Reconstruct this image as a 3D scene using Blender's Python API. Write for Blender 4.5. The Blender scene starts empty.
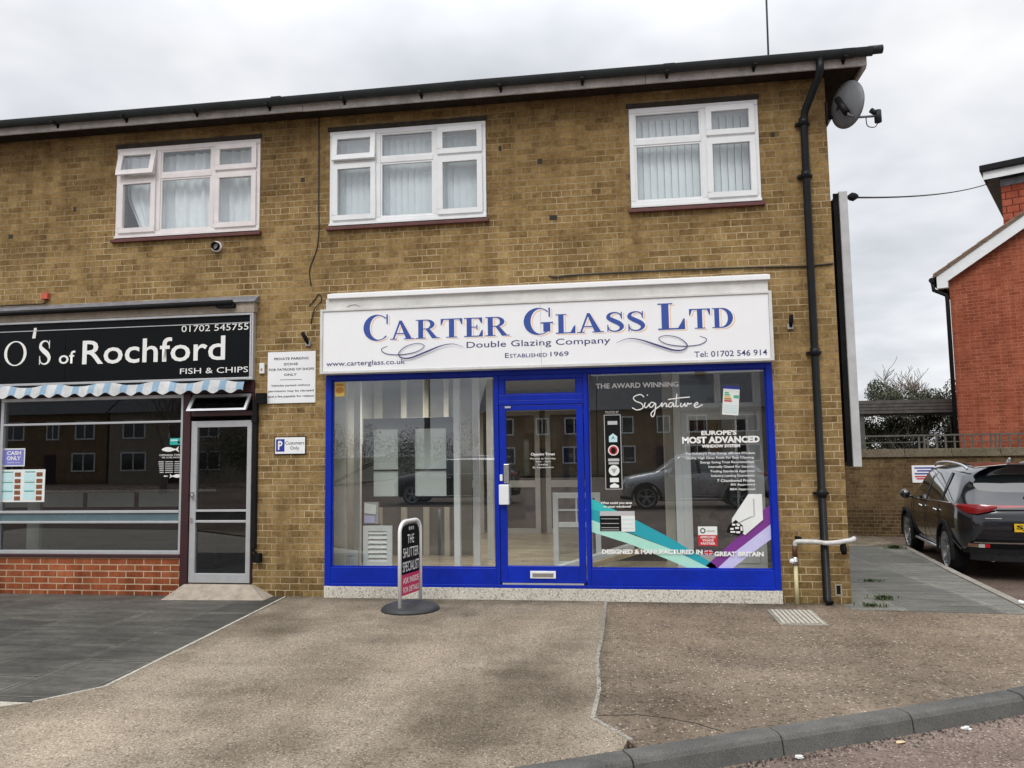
import bpy, bmesh, math, random
from mathutils import Vector, Matrix
random.seed(7)
R = math.radians
sc = bpy.context.scene
C = sc.collection

# ------------------------------------------------------------------ materials
def new_mat(name):
    m = bpy.data.materials.new(name); m.use_nodes = True
    nt = m.node_tree; nt.nodes.clear()
    out = nt.nodes.new('ShaderNodeOutputMaterial')
    b = nt.nodes.new('ShaderNodeBsdfPrincipled')
    nt.links.new(b.outputs[0], out.inputs[0])
    return m, nt, b, out

def N(nt, t, **kw):
    n = nt.nodes.new(t)
    for k, v in kw.items():
        if k.startswith('i_'):
            n.inputs[k[2:].replace('_', ' ')].default_value = v
        else:
            setattr(n, k, v)
    return n

def ramp(nt, fac, stops):
    r = nt.nodes.new('ShaderNodeValToRGB')
    el = r.color_ramp.elements
    while len(el) < len(stops): el.new(0.5)
    for e, (p, c) in zip(el, stops):
        e.position = p; e.color = (c[0], c[1], c[2], 1)
    nt.links.new(fac, r.inputs[0])
    return r.outputs[0]

def mixc(nt, fac, a, b, mode='MIX'):
    m = nt.nodes.new('ShaderNodeMix'); m.data_type = 'RGBA'; m.blend_type = mode
    for s, v in ((m.inputs[0], fac), (m.inputs[6], a), (m.inputs[7], b)):
        if hasattr(v, 'links'): nt.links.new(v, s)
        elif isinstance(v, (int, float)): s.default_value = v
        else: s.default_value = (v[0], v[1], v[2], 1)
    return m.outputs[2]

def noise(nt, vec, scale, detail=4, rough=.55):
    n = N(nt, 'ShaderNodeTexNoise'); n.inputs['Scale'].default_value = scale
    n.inputs['Detail'].default_value = detail; n.inputs['Roughness'].default_value = rough
    if vec is not None: nt.links.new(vec, n.inputs['Vector'])
    return n.outputs['Fac']

def objco(nt):
    return nt.nodes.new('ShaderNodeTexCoord').outputs['Object']

def bump(nt, b, h, strength=.3, dist=.01):
    n = N(nt, 'ShaderNodeBump'); n.inputs['Strength'].default_value = strength
    n.inputs['Distance'].default_value = dist
    nt.links.new(h, n.inputs['Height']); nt.links.new(n.outputs[0], b.inputs['Normal'])

def plain(name, col, rough=.5, metal=0., dirt=.25, scale=6., coat=0., spec=None, bmp=0.):
    """a paint / plastic / metal with uneven dirt and sheen"""
    m, nt, b, out = new_mat(name)
    co = objco(nt)
    f = noise(nt, co, scale, 6, .65)
    f2 = noise(nt, co, scale*7, 3, .6)
    d = tuple(c*(1-dirt) for c in col)
    l = tuple(min(1, c*(1+dirt*.35)) for c in col)
    c1 = ramp(nt, f, [(.3, d), (.7, l)])
    c2 = mixc(nt, .25*dirt*2, c1, ramp(nt, f2, [(.35, d), (.65, l)]))
    nt.links.new(c2, b.inputs['Base Color'])
    b.inputs['Roughness'].default_value = rough
    rr = ramp(nt, f, [(.3, (min(1, rough*1.25),)*3), (.7, (rough*.85,)*3)])
    nt.links.new(rr, b.inputs['Roughness'])
    b.inputs['Metallic'].default_value = metal
    b.inputs['Coat Weight'].default_value = coat
    b.inputs['Coat Roughness'].default_value = .05
    if spec is not None: b.inputs['Specular IOR Level'].default_value = spec
    if bmp: bump(nt, b, f2, bmp, .004)
    return m

def glass(name, tint=(.86, .9, .88), base=.05, k=1.6, rough=0.):
    """thin window glass: clear with a mirror coat that grows at grazing angles"""
    m, nt, b, out = new_mat(name)
    nt.nodes.remove(b)
    tr = N(nt, 'ShaderNodeBsdfTransparent'); tr.inputs[0].default_value = (*tint, 1)
    gl = N(nt, 'ShaderNodeBsdfGlossy'); gl.inputs['Roughness'].default_value = rough
    gl.inputs[0].default_value = (.93, .96, 1, 1)
    fr = N(nt, 'ShaderNodeFresnel'); fr.inputs[0].default_value = 1.5
    # a pane is thin: the same mirror strength from either side
    ge = N(nt, 'ShaderNodeNewGeometry'); io = N(nt, 'ShaderNodeMapRange')
    io.inputs[3].default_value = 1.5; io.inputs[4].default_value = 1/1.5
    nt.links.new(ge.outputs['Backfacing'], io.inputs[0]); nt.links.new(io.outputs[0], fr.inputs[0])
    ma = N(nt, 'ShaderNodeMath', operation='MULTIPLY_ADD', use_clamp=True)
    ma.inputs[1].default_value = k; ma.inputs[2].default_value = base
    nt.links.new(fr.outputs[0], ma.inputs[0])
    mx = N(nt, 'ShaderNodeMixShader')
    nt.links.new(ma.outputs[0], mx.inputs[0]); nt.links.new(tr.outputs[0], mx.inputs[1]); nt.links.new(gl.outputs[0], mx.inputs[2])
    nt.links.new(mx.outputs[0], out.inputs[0])
    return m

def emit(name, col, s):
    m, nt, b, out = new_mat(name)
    b.inputs['Base Color'].default_value = (*col, 1)
    b.inputs['Emission Color'].default_value = (*col, 1); b.inputs['Emission Strength'].default_value = s
    return m

def brick(name, axis, stops, mortar, mortar_dark, soot_shade=True, squash=.5, freq=4, w=.225, h=.075, msize=.0055, zshift=0., hi=5.7, effl=.3):
    m, nt, b, out = new_mat(name)
    co = objco(nt)
    sep = N(nt, 'ShaderNodeSeparateXYZ'); nt.links.new(co, sep.inputs[0])
    nz = N(nt, 'ShaderNodeTexNoise'); nz.inputs['Scale'].default_value = 9; nt.links.new(co, nz.inputs['Vector'])
    comb = N(nt, 'ShaderNodeCombineXYZ')
    nt.links.new(sep.outputs[axis], comb.inputs[0])
    a = N(nt, 'ShaderNodeMath', operation='ADD'); a.inputs[1].default_value = zshift
    nt.links.new(sep.outputs['Z'], a.inputs[0]); nt.links.new(a.outputs[0], comb.inputs[1])
    wob = N(nt, 'ShaderNodeVectorMath', operation='MULTIPLY_ADD')
    wob.inputs[1].default_value = (.007, .007, 0)
    nt.links.new(nz.outputs['Color'], wob.inputs[0]); nt.links.new(comb.outputs[0], wob.inputs[2])
    bt = N(nt, 'ShaderNodeTexBrick', offset=.5, squash=squash, squash_frequency=freq)
    bt.inputs['Scale'].default_value = 1; bt.inputs['Brick Width'].default_value = w
    bt.inputs['Row Height'].default_value = h; bt.inputs['Mortar Size'].default_value = msize
    bt.inputs['Mortar Smooth'].default_value = .25
    bt.inputs['Color1'].default_value = (0, 0, 0, 1); bt.inputs['Color2'].default_value = (1, 1, 1, 1)
    bt.inputs['Mortar'].default_value = (.5, .5, .5, 1)
    nt.links.new(wob.outputs[0], bt.inputs['Vector'])
    # each brick: its own tone, then stains and grain
    big = noise(nt, co, 1.1, 4, .6)
    fine = noise(nt, co, 26, 5, .75)
    mid = noise(nt, co, 6, 5, .65)
    sp = N(nt, 'ShaderNodeSeparateColor'); nt.links.new(bt.outputs['Color'], sp.inputs[0])
    add = N(nt, 'ShaderNodeMath', operation='MULTIPLY_ADD'); add.inputs[1].default_value = .30
    nt.links.new(sp.outputs[0], add.inputs[0])
    ml = N(nt, 'ShaderNodeMath', operation='MULTIPLY_ADD'); ml.inputs[1].default_value = 1.15
    nt.links.new(fine, ml.inputs[0])
    ml2 = N(nt, 'ShaderNodeMath', operation='MULTIPLY_ADD'); ml2.inputs[1].default_value = .85; ml2.inputs[2].default_value = -.66
    nt.links.new(mid, ml2.inputs[0]); nt.links.new(ml2.outputs[0], ml.inputs[2]); nt.links.new(ml.outputs[0], add.inputs[2])
    col = ramp(nt, add.outputs[0], stops)
    stain = ramp(nt, big, [(.3, (.74, .72, .70)), (.62, (1.06, 1.05, 1.0))])
    col = mixc(nt, 1., col, stain, 'MULTIPLY')
    # rain streaks down the face, damp and painted contact shade at the foot
    sk = N(nt, 'ShaderNodeMapping'); sk.inputs['Scale'].default_value = (5, 5, .35); nt.links.new(co, sk.inputs[0])
    col = mixc(nt, .8, col, mixc(nt, 1., col, ramp(nt, noise(nt, sk.outputs[0], 1.3, 5, .65), [(.33, (.66, .63, .60)), (.55, (1.05,)*3)]), 'MULTIPLY'))
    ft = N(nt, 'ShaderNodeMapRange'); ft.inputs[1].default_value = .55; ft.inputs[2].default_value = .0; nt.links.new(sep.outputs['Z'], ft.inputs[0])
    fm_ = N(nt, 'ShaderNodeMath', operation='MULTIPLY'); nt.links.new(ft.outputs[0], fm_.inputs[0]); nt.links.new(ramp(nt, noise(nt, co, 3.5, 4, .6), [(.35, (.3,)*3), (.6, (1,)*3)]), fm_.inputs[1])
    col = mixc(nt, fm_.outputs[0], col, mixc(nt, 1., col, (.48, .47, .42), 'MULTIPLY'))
    mo = mixc(nt, ramp(nt, noise(nt, co, 1.7, 5, .65), [(.38, (0, 0, 0)), (.62, (1, 1, 1))]), mortar_dark, mortar)
    if soot_shade:   # old grime plus eaves shade painted into the colour, joints open and dark up there
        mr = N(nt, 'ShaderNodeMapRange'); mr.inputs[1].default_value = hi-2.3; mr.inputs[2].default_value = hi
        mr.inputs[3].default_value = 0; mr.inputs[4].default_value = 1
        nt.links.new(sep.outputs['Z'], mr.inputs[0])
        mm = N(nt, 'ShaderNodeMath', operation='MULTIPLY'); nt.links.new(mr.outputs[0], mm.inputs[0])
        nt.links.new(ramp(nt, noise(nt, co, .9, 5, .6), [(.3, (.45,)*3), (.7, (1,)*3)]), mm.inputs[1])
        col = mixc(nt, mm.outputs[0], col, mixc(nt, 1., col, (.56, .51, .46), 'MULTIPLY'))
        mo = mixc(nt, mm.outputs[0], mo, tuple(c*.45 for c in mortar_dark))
    fin = mixc(nt, bt.outputs['Fac'], col, mo)
    nt.links.new(fin, b.inputs['Base Color'])
    b.inputs['Roughness'].default_value = .9; b.inputs['Specular IOR Level'].default_value = .15
    inv = N(nt, 'ShaderNodeMath', operation='SUBTRACT'); inv.inputs[0].default_value = 1
    nt.links.new(bt.outputs['Fac'], inv.inputs[1])
    hh = N(nt, 'ShaderNodeMath', operation='MULTIPLY_ADD'); hh.inputs[1].default_value = .25
    nt.links.new(fine, hh.inputs[0]); nt.links.new(inv.outputs[0], hh.inputs[2])
    bump(nt, b, hh.outputs[0], .55, .008)
    return m

def ground_mat(name, base, dark, light, speck=.35, sscale=90, patch=.8, rough=.9, bumps=.5, tint=None, speck_thr=.74, pits=.7, wear_shade=0.):
    m, nt, b, out = new_mat(name)
    co = objco(nt)
    f = noise(nt, co, patch, 6, .62)
    str_ = N(nt, 'ShaderNodeMapping'); str_.inputs['Scale'].default_value = (.5, 1.7, 1); nt.links.new(co, str_.inputs[0])
    f2 = noise(nt, str_.outputs[0], 1.3, 5, .6)
    g = noise(nt, co, sscale*1.7, 2, .8)
    c = ramp(nt, f, [(.32, dark), (.52, base), (.72, light)])
    c = mixc(nt, .5, c, ramp(nt, f2, [(.35, dark), (.68, light)]))
    if tint is not None:
        c = mixc(nt, ramp(nt, noise(nt, co, .55, 4, .5), [(.45, (0,)*3), (.68, (.55,)*3)]), c, tint)
    c = mixc(nt, 1., c, ramp(nt, g, [(.25, (.45,)*3), (.75, (1.55,)*3)]), 'MULTIPLY')
    v = N(nt, 'ShaderNodeTexVoronoi'); v.inputs['Scale'].default_value = sscale; nt.links.new(co, v.inputs['Vector'])
    vs = N(nt, 'ShaderNodeSeparateColor'); nt.links.new(v.outputs['Color'], vs.inputs[0])
    pick = ramp(nt, vs.outputs[0], [(speck_thr, (0,)*3), (speck_thr+.03, (1,)*3)])
    near = ramp(nt, v.outputs['Distance'], [(.28, (1,)*3), (.42, (0,)*3)])
    pk = mixc(nt, 1., pick, near, 'MULTIPLY')
    pk2 = mixc(nt, 1., pk, (speck,)*3, 'MULTIPLY')
    stone = ramp(nt, vs.outputs[1], [(0, tuple(x*1.3 for x in light)), (.6, tuple(min(1, x*2.0) for x in light)), (1, (.62, .58, .5))])
    c = mixc(nt, pk2, c, stone)
    pit = ramp(nt, vs.outputs[2], [(.80, (1,)*3), (.84, (.45,)*3)])
    c = mixc(nt, pits, c, mixc(nt, 1., c, pit, 'MULTIPLY'))
    if wear_shade:
        c = mixc(nt, wear_shade, c, mixc(nt, 1., c, ramp(nt, noise(nt, co, .38, 5, .6), [(.36, (.50, .48, .46)), (.47, (.92,)*3), (.66, (1.18, 1.15, 1.10))]), 'MULTIPLY'))
        w2 = N(nt, 'ShaderNodeMapping'); w2.inputs['Rotation'].default_value = (0, 0, .5); w2.inputs['Scale'].default_value = (1.2, .35, 1); nt.links.new(co, w2.inputs[0])
        c = mixc(nt, wear_shade, c, mixc(nt, 1., c, ramp(nt, noise(nt, w2.outputs[0], 1.0, 6, .7), [(.35, (.72, .70, .68)), (.52, (1,)*3), (.7, (1.15,)*3)]), 'MULTIPLY'))
        # old gum and oil spots
        gv = N(nt, 'ShaderNodeTexVoronoi'); gv.inputs['Scale'].default_value = 2.3; nt.links.new(co, gv.inputs['Vector'])
        c = mixc(nt, ramp(nt, gv.outputs['Distance'], [(.035, (.55,)*3), (.06, (0,)*3)]), c, tuple(x*.4 for x in dark))
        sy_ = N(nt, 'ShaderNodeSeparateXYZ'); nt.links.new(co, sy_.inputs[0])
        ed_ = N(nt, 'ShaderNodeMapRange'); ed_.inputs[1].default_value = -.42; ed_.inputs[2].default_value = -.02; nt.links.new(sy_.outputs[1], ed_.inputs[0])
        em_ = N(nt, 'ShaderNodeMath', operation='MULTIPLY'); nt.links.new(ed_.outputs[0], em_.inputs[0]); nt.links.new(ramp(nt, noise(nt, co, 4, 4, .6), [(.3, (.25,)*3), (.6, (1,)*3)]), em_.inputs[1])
        c = mixc(nt, em_.outputs[0], c, mixc(nt, 1., c, (.42, .42, .38), 'MULTIPLY'))  # dirt plus contact shade along the wall foot, painted into the tarmac colour
    nt.links.new(c, b.inputs['Base Color'])
    b.inputs['Roughness'].default_value = rough; b.inputs['Specular IOR Level'].default_value = .2
    if bumps: bump(nt, b, g, bumps, .006)
    return m

def slab_mat(name, base, dark, light, w, h, joint, rot=0., off=.5, rough=.75):
    m, nt, b, out = new_mat(name)
    co = objco(nt)
    mp = N(nt, 'ShaderNodeMapping'); mp.inputs['Rotation'].default_value = (0, 0, rot); nt.links.new(co, mp.inputs[0])
    bt = N(nt, 'ShaderNodeTexBrick', offset=off)
    bt.inputs['Scale'].default_value = 1; bt.inputs['Brick Width'].default_value = w; bt.inputs['Row Height'].default_value = h
    bt.inputs['Mortar Size'].default_value = .008; bt.inputs['Mortar Smooth'].default_value = .4; b.inputs['Specular IOR Level'].default_value = .22
    bt.inputs['Color1'].default_value = (0, 0, 0, 1); bt.inputs['Color2'].default_value = (1, 1, 1, 1)
    nt.links.new(mp.outputs[0], bt.inputs['Vector'])
    f = noise(nt, co, 1.4, 6, .65); g = noise(nt, co, 130, 3, .7)
    sp = N(nt, 'ShaderNodeSeparateColor'); nt.links.new(bt.outputs['Color'], sp.inputs[0])
    c = ramp(nt, sp.outputs[0], [(0, dark), (.5, base), (1, light)])
    c = mixc(nt, .5, c, ramp(nt, f, [(.3, dark), (.7, light)]))
    # dust dried along the edges of each slab
    bt2 = N(nt, 'ShaderNodeTexBrick', offset=off)
    for k, v in (('Scale', 1), ('Brick Width', w), ('Row Height', h), ('Mortar Size', .045), ('Mortar Smooth', 1.)): bt2.inputs[k].default_value = v
    nt.links.new(mp.outputs[0], bt2.inputs['Vector'])
    dust = N(nt, 'ShaderNodeMath', operation='MULTIPLY'); nt.links.new(bt2.outputs['Fac'], dust.inputs[0])
    nt.links.new(ramp(nt, noise(nt, co, 2.3, 4, .6), [(.35, (.08,)*3), (.65, (.85,)*3)]), dust.inputs[1])
    c = mixc(nt, dust.outputs[0], c, tuple(min(1, x*1.75) for x in light))
    c = mixc(nt, 1., c, ramp(nt, g, [(.3, (.62,)*3), (.7, (1.35,)*3)]), 'MULTIPLY')
    st = N(nt, 'ShaderNodeMapping'); st.inputs['Scale'].default_value = (.45, 2.2, 1); nt.links.new(co, st.inputs[0])
    c = mixc(nt, 1., c, ramp(nt, noise(nt, st.outputs[0], 3.2, 6, .68), [(.28, (.58,)*3), (.72, (1.42,)*3)]), 'MULTIPLY')
    c = mixc(nt, 1., c, ramp(nt, noise(nt, co, 17, 5, .7), [(.3, (.75,)*3), (.7, (1.22,)*3)]), 'MULTIPLY')
    c = mixc(nt, bt.outputs['Fac'], c, joint)
    nt.links.new(c, b.inputs['Base Color'])
    rr = ramp(nt, f, [(.3, (rough*.7,)*3), (.7, (rough,)*3)]); nt.links.new(rr, b.inputs['Roughness'])
    inv = N(nt, 'ShaderNodeMath', operation='SUBTRACT'); inv.inputs[0].default_value = 1; nt.links.new(bt.outputs['Fac'], inv.inputs[1])
    bump(nt, b, inv.outputs[0], .4, .006)
    return m

M = {}
YB = [(0., (.075, .047, .021)), (.22, (.165, .105, .044)), (.45, (.265, .177, .076)), (.68, (.355, .248, .113)), (1., (.52, .395, .21))]
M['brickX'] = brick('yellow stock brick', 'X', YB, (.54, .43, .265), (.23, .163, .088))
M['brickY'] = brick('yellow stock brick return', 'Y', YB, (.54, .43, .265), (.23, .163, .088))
DB = [(0., (.04, .025, .014)), (.3, (.10, .062, .030)), (.6, (.17, .112, .055)), (1., (.28, .2, .11))]
M['brickWall'] = brick('old boundary wall brick', 'X', DB, (.22, .18, .12), (.09, .07, .05), soot_shade=False)
RB = [(0., (.22, .052, .026)), (.35, (.27, .073, .040)), (.65, (.35, .106, .060)), (1., (.50, .20, .125))]
M['brickRed'] = brick('new red brick', 'X', RB, (.44, .20, .13), (.34, .115, .07), soot_shade=False, squash=1., freq=2)
SB = [(0., (.25, .06, .028)), (.5, (.38, .11, .05)), (1., (.48, .17, .08))]
M['brickRiser'] = brick('orange plinth brick', 'X', SB, (.50, .38, .26), (.38, .28, .18), soot_shade=False, squash=1., freq=2, msize=.007, zshift=.02)
M['brickFar'] = brick('pale brown house brick', 'X', [(0., (.14, .09, .05)), (.5, (.24, .16, .09)), (1., (.36, .26, .16))], (.4, .33, .24), (.25, .2, .14), soot_shade=False)
M['upvc'] = plain('white window plastic', (.78, .80, .815), .35, dirt=.10, scale=3)
M['upvc_pink'] = plain('aged white window plastic', (.76, .72, .72), .4, dirt=.16, scale=4)
M['sill'] = plain('red brown sill tile', (.12, .035, .03), .5, dirt=.4)
M['lintel'] = plain('dark lintel', (.035, .028, .022), .9, dirt=.4)  # near-black band over the upstairs windows, also the small wall plugs
M['glass'] = glass('window glass', (.93, .96, .96), base=.08, k=1.7)
M['dispglass'] = glass('display window glass', (.9, .94, .93), base=.05, k=1.5)
M['shopglass'] = glass('shop window glass', (.88, .91, .89), base=.105, k=1.5)
M['fishglass'] = glass('tinted shop glass', (.50, .53, .52), base=.03, k=1.3)
M['blue'] = plain('blue powder coat', (.004, .026, .40), .36, dirt=.38, scale=2.2, spec=.22)
M['white'] = plain('white sign face', (.84, .85, .87), .4, dirt=.045, scale=2.2)
M['offwhite'] = plain('weathered white trim', (.66, .66, .64), .55, dirt=.22, scale=4)
M['signblue'] = plain('royal blue lettering', (.030, .075, .34), .4, dirt=.15)
M['navy'] = plain('navy lettering', (.035, .040, .16), .4, dirt=.1)
M['orange'] = plain('pale orange outline', (.90, .56, .35), .4, dirt=.1)
M['black'] = plain('black plastic', (.012, .012, .013), .38, dirt=.3, spec=.15)
M['matblack'] = plain('matt black', (.010, .010, .011), .8, dirt=.3, spec=.15)
M['signblack'] = plain('gloss black sign face', (.006, .007, .008), .3, dirt=.3, scale=2, spec=.12)
M['letwhite'] = plain('white lettering', (.82, .82, .80), .5, dirt=.05)
M['letgrey'] = plain('grey vinyl lettering', (.50, .50, .50), .5, dirt=.08)
M['alu'] = plain('brushed aluminium', (.60, .61, .63), .34, metal=.55, dirt=.15)
M['steel'] = plain('steel', (.55, .55, .56), .25, metal=.9, dirt=.15)
M['rimalloy'] = plain('alloy wheel', (.42, .43, .45), .3, metal=.7, dirt=.3)
M['frost'] = plain('frosted display pane', (.74, .80, .78), .35, dirt=.06)
M['moss'] = plain('moss', (.085, .085, .035), .9, dirt=.5, scale=20)
M['teal_strip'] = plain('grey teal strip', (.10, .16, .18), .3, dirt=.2)
M['maroon'] = plain('dark maroon paint', (.045, .012, .016), .4, dirt=.35)
M['lead'] = plain('weathered lead flashing', (.20, .20, .22), .6, dirt=.5, scale=9, bmp=.3)
M['stone'] = plain('pale render', (.36, .31, .25), .9, dirt=.35, scale=10, bmp=.4)
M['pebble'] = ground_mat('pebbledash plinth', (.60, .57, .50), (.45, .42, .36), (.74, .70, .62), .6, 70, 2.)
M['fascia'] = plain('weathered grey white fascia paint', (.50, .48, .465), .6, dirt=.5, scale=5, bmp=.2)
M['soffit'] = plain('brown soffit board', (.028, .021, .016), .8, dirt=.4, spec=.1)
M['gutter'] = plain('dark grey gutter plastic', (.030, .034, .036), .4, dirt=.35, spec=.15)
M['pipe'] = plain('black downpipe plastic', (.014, .015, .017), .33, dirt=.35, spec=.15)
M['roof'] = plain('dark roof covering', (.05, .05, .052), .9, dirt=.3)
M['plaster'] = plain('grey interior plaster', (.40, .39, .37), .85, dirt=.1)
M['plaster_dark'] = plain('dim interior paint', (.33, .32, .30), .85, dirt=.15)
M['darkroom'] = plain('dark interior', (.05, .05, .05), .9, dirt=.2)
M['laminate'] = slab_mat('wood laminate floor', (.40, .34, .26), (.34, .29, .22), (.46, .40, .31), 1.2, .19, (.2, .16, .11), 0, .4, .35)
M['anthracite'] = plain('anthracite window frame', (.022, .026, .030), .35, dirt=.15, spec=.15)
M['dimboard'] = plain('dim grey board', (.13, .13, .125), .6, dirt=.15)
M['cream'] = plain('cream display board', (.56, .54, .47), .6, dirt=.1)
M['grey_panel'] = plain('pale grey panel', (.42, .43, .43), .5, dirt=.12)
M['blind'] = plain('white blind fabric', (.82, .87, .89), .8, dirt=.06)
M['net'] = plain('white net curtain', (.84, .88, .90), .85, dirt=.08, scale=14)
M['wood_red'] = plain('red brown wood', (.12, .045, .02), .5, dirt=.4)
M['mdf'] = plain('pale wood section', (.55, .42, .25), .6, dirt=.2)
M['yellow'] = plain('yellow sticker', (.75, .52, .10), .5, dirt=.15)
M['orangey'] = plain('orange print', (.55, .22, .03), .5, dirt=.2)
M['teal'] = plain('teal vinyl', (.015, .36, .44), .45, dirt=.1)
M['cyan'] = plain('cyan vinyl', (.03, .50, .50), .45, dirt=.1)
M['mint'] = plain('mint vinyl', (.42, .76, .64), .45, dirt=.1)
M['purple'] = plain('purple vinyl', (.20, .035, .27), .45, dirt=.1)
M['lavender'] = plain('lavender vinyl', (.58, .56, .85), .45, dirt=.1)
M['red'] = plain('red print', (.55, .02, .035), .45, dirt=.12)
M['crimson'] = plain('crimson print', (.58, .03, .10), .45, dirt=.12)
M['green'] = plain('green print', (.10, .45, .25), .5, dirt=.1)
M['paper'] = plain('white paper', (.78, .80, .78), .7, dirt=.08)
M['palecyan'] = plain('pale cyan print', (.55, .78, .80), .6, dirt=.1)
M['tealprint'] = plain('teal print', (.02, .42, .38), .5, dirt=.1)
M['violet'] = plain('violet print', (.22, .22, .62), .5, dirt=.3, scale=3)
M['brownprint'] = plain('brown food print', (.28, .10, .04), .5, dirt=.7, scale=40)
M['p_blue'] = plain('parking blue', (.015, .03, .30), .45, dirt=.1)
M['redbox'] = plain('faded red plastic', (.55, .10, .06), .5, dirt=.2)
M['aw_white'] = plain('white awning canvas', (.56, .57, .57), .85, dirt=.3, scale=8)
M['aw_blue'] = plain('blue awning canvas', (.25, .38, .50), .85, dirt=.25, scale=8)
M['gasyellow'] = plain('faded yellow gas pipe', (.66, .60, .32), .6, dirt=.25)
M['wrap'] = plain('white wrapped pipe', (.62, .61, .59), .8, dirt=.35, scale=25, bmp=.5)
M['rubber'] = plain('black rubber', (.022, .022, .023), .8, dirt=.4, scale=15, spec=.15, bmp=.3)
M['baseplastic'] = plain('grey black rubber base', (.035, .037, .04), .5, dirt=.35)
M['postwhite'] = plain('white tube paint', (.80, .80, .80), .3, dirt=.08)
M['cable'] = plain('cable sheath', (.012, .012, .012), .6, dirt=.2)
M['dish'] = plain('grey dish metal', (.13, .135, .145), .5, dirt=.25)
M['hoard'] = plain('weathered grey white board', (.50, .51, .52), .6, dirt=.25, scale=4)
M['concrete'] = ground_mat('weathered concrete', (.30, .28, .24), (.20, .185, .16), (.40, .37, .32), .25, 90, 1.6)
M['lightslab'] = ground_mat('pale paving slab', (.50, .46, .39), (.40, .37, .31), (.58, .54, .46), .3, 90, 1.2)
M['coping'] = ground_mat('mossy coping', (.17, .14, .10), (.10, .085, .055), (.25, .21, .15), .2, 60, 3.)
M['kerb'] = ground_mat('dark kerb stone', (.105, .104, .098), (.058, .058, .055), (.17, .165, .152), .12, 110, 2.2, .8, .5, pits=.15)
M['joint'] = plain('kerb joint dirt', (.018, .016, .013), .95)
M['forecourt'] = ground_mat('worn buff tarmac', (.290, .242, .182), (.180, .149, .111), (.375, .32, .25), .65, 75, .75, .92, .6, tint=(.20, .16, .118), wear_shade=.85)
M['patch'] = ground_mat('brown tarmac', (.195, .156, .116), (.115, .092, .070), (.262, .212, .160), .85, 48, .9, .92, .7, tint=(.17, .125, .09), wear_shade=.85)
M['road'] = ground_mat('reddish road surface', (.205, .155, .128), (.145, .110, .092), (.265, .205, .172), .7, 60, .8, .92, .7, wear_shade=.4)
M['carpark'] = ground_mat('car park tarmac', (.12, .085, .068), (.085, .062, .05), (.16, .12, .095), .45, 60, .7, .92, .6)
M['land'] = ground_mat('far ground', (.12, .11, .08), (.08, .08, .055), (.16, .15, .11), .2, 20, .1)
M['slabs'] = slab_mat('dark paving slabs', (.074, .072, .064), (.046, .045, .041), (.120, .115, .100), .92, .62, (.020, .019, .016), R(90), .5, .75)
M['alley'] = slab_mat('worn grey alley paving', (.125, .122, .106), (.075, .077, .066), (.19, .185, .16), 1.5, .9, (.045, .048, .034), R(90), .5, .75)
M['carpaint'] = plain('dark grey blue car paint', (.008, .010, .016), .16, metal=.2, dirt=.2, scale=2, coat=1.)
M['silverpaint'] = plain('silver car paint', (.45, .46, .48), .28, metal=.6, dirt=.1, scale=2, coat=1.)
M['whitepaint'] = plain('white car paint', (.75, .75, .75), .28, dirt=.1, scale=2, coat=1.)
M['carglass'] = plain('dark car glass', (.012, .016, .017), .05, dirt=.3, scale=2, coat=1., spec=.9)
M['chrome'] = plain('chrome', (.75, .75, .76), .14, metal=1., dirt=.1)
M['lamp'] = plain('red lamp lens', (.30, .006, .012), .12, dirt=.35, scale=9, coat=1.)
M['lampred'] = plain('bright red reflector', (.62, .01, .02), .2, dirt=.1)
M['lampclear'] = plain('clear lamp lens', (.62, .62, .62), .15, dirt=.15, coat=1.)
M['lampamber'] = plain('brown lamp lens', (.22, .11, .07), .2, dirt=.2, coat=1.)
M['plate'] = plain('yellow number plate', (.72, .46, .015), .4, dirt=.1)
M['tile'] = brick('hung red clay tiles', 'X', [(0., (.22, .05, .03)), (.5, (.36, .09, .055)), (1., (.46, .15, .09))], (.14, .03, .02), (.10, .03, .02), soot_shade=False, squash=1, freq=2, w=.24, h=.16, msize=.012)
M['rooftile'] = plain('brown roof tile', (.24, .16, .11), .85, dirt=.4, scale=12, bmp=.5)
M['slate'] = plain('grey roof slate', (.09, .095, .105), .7, dirt=.35, scale=10)
M['timber'] = plain('grey weathered timber', (.105, .10, .095), .85, dirt=.45, scale=6, bmp=.4)
M['railmetal'] = plain('brown grey railing paint', (.11, .10, .085), .6, dirt=.35)
M['bark'] = plain('bare bark', (.27, .23, .19), .9, dirt=.4, scale=10)
M['leafA'] = plain('dark evergreen leaf', (.070, .082, .042), .6, dirt=.5, scale=2.5)
M['leafB'] = plain('olive leaf', (.085, .092, .045), .6, dirt=.45, scale=2.5)
M['grass'] = plain('weed leaf', (.07, .10, .03), .7, dirt=.5, scale=9)
M['bulb'] = emit('lit downlight', (1, .93, .8), 14)

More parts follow.
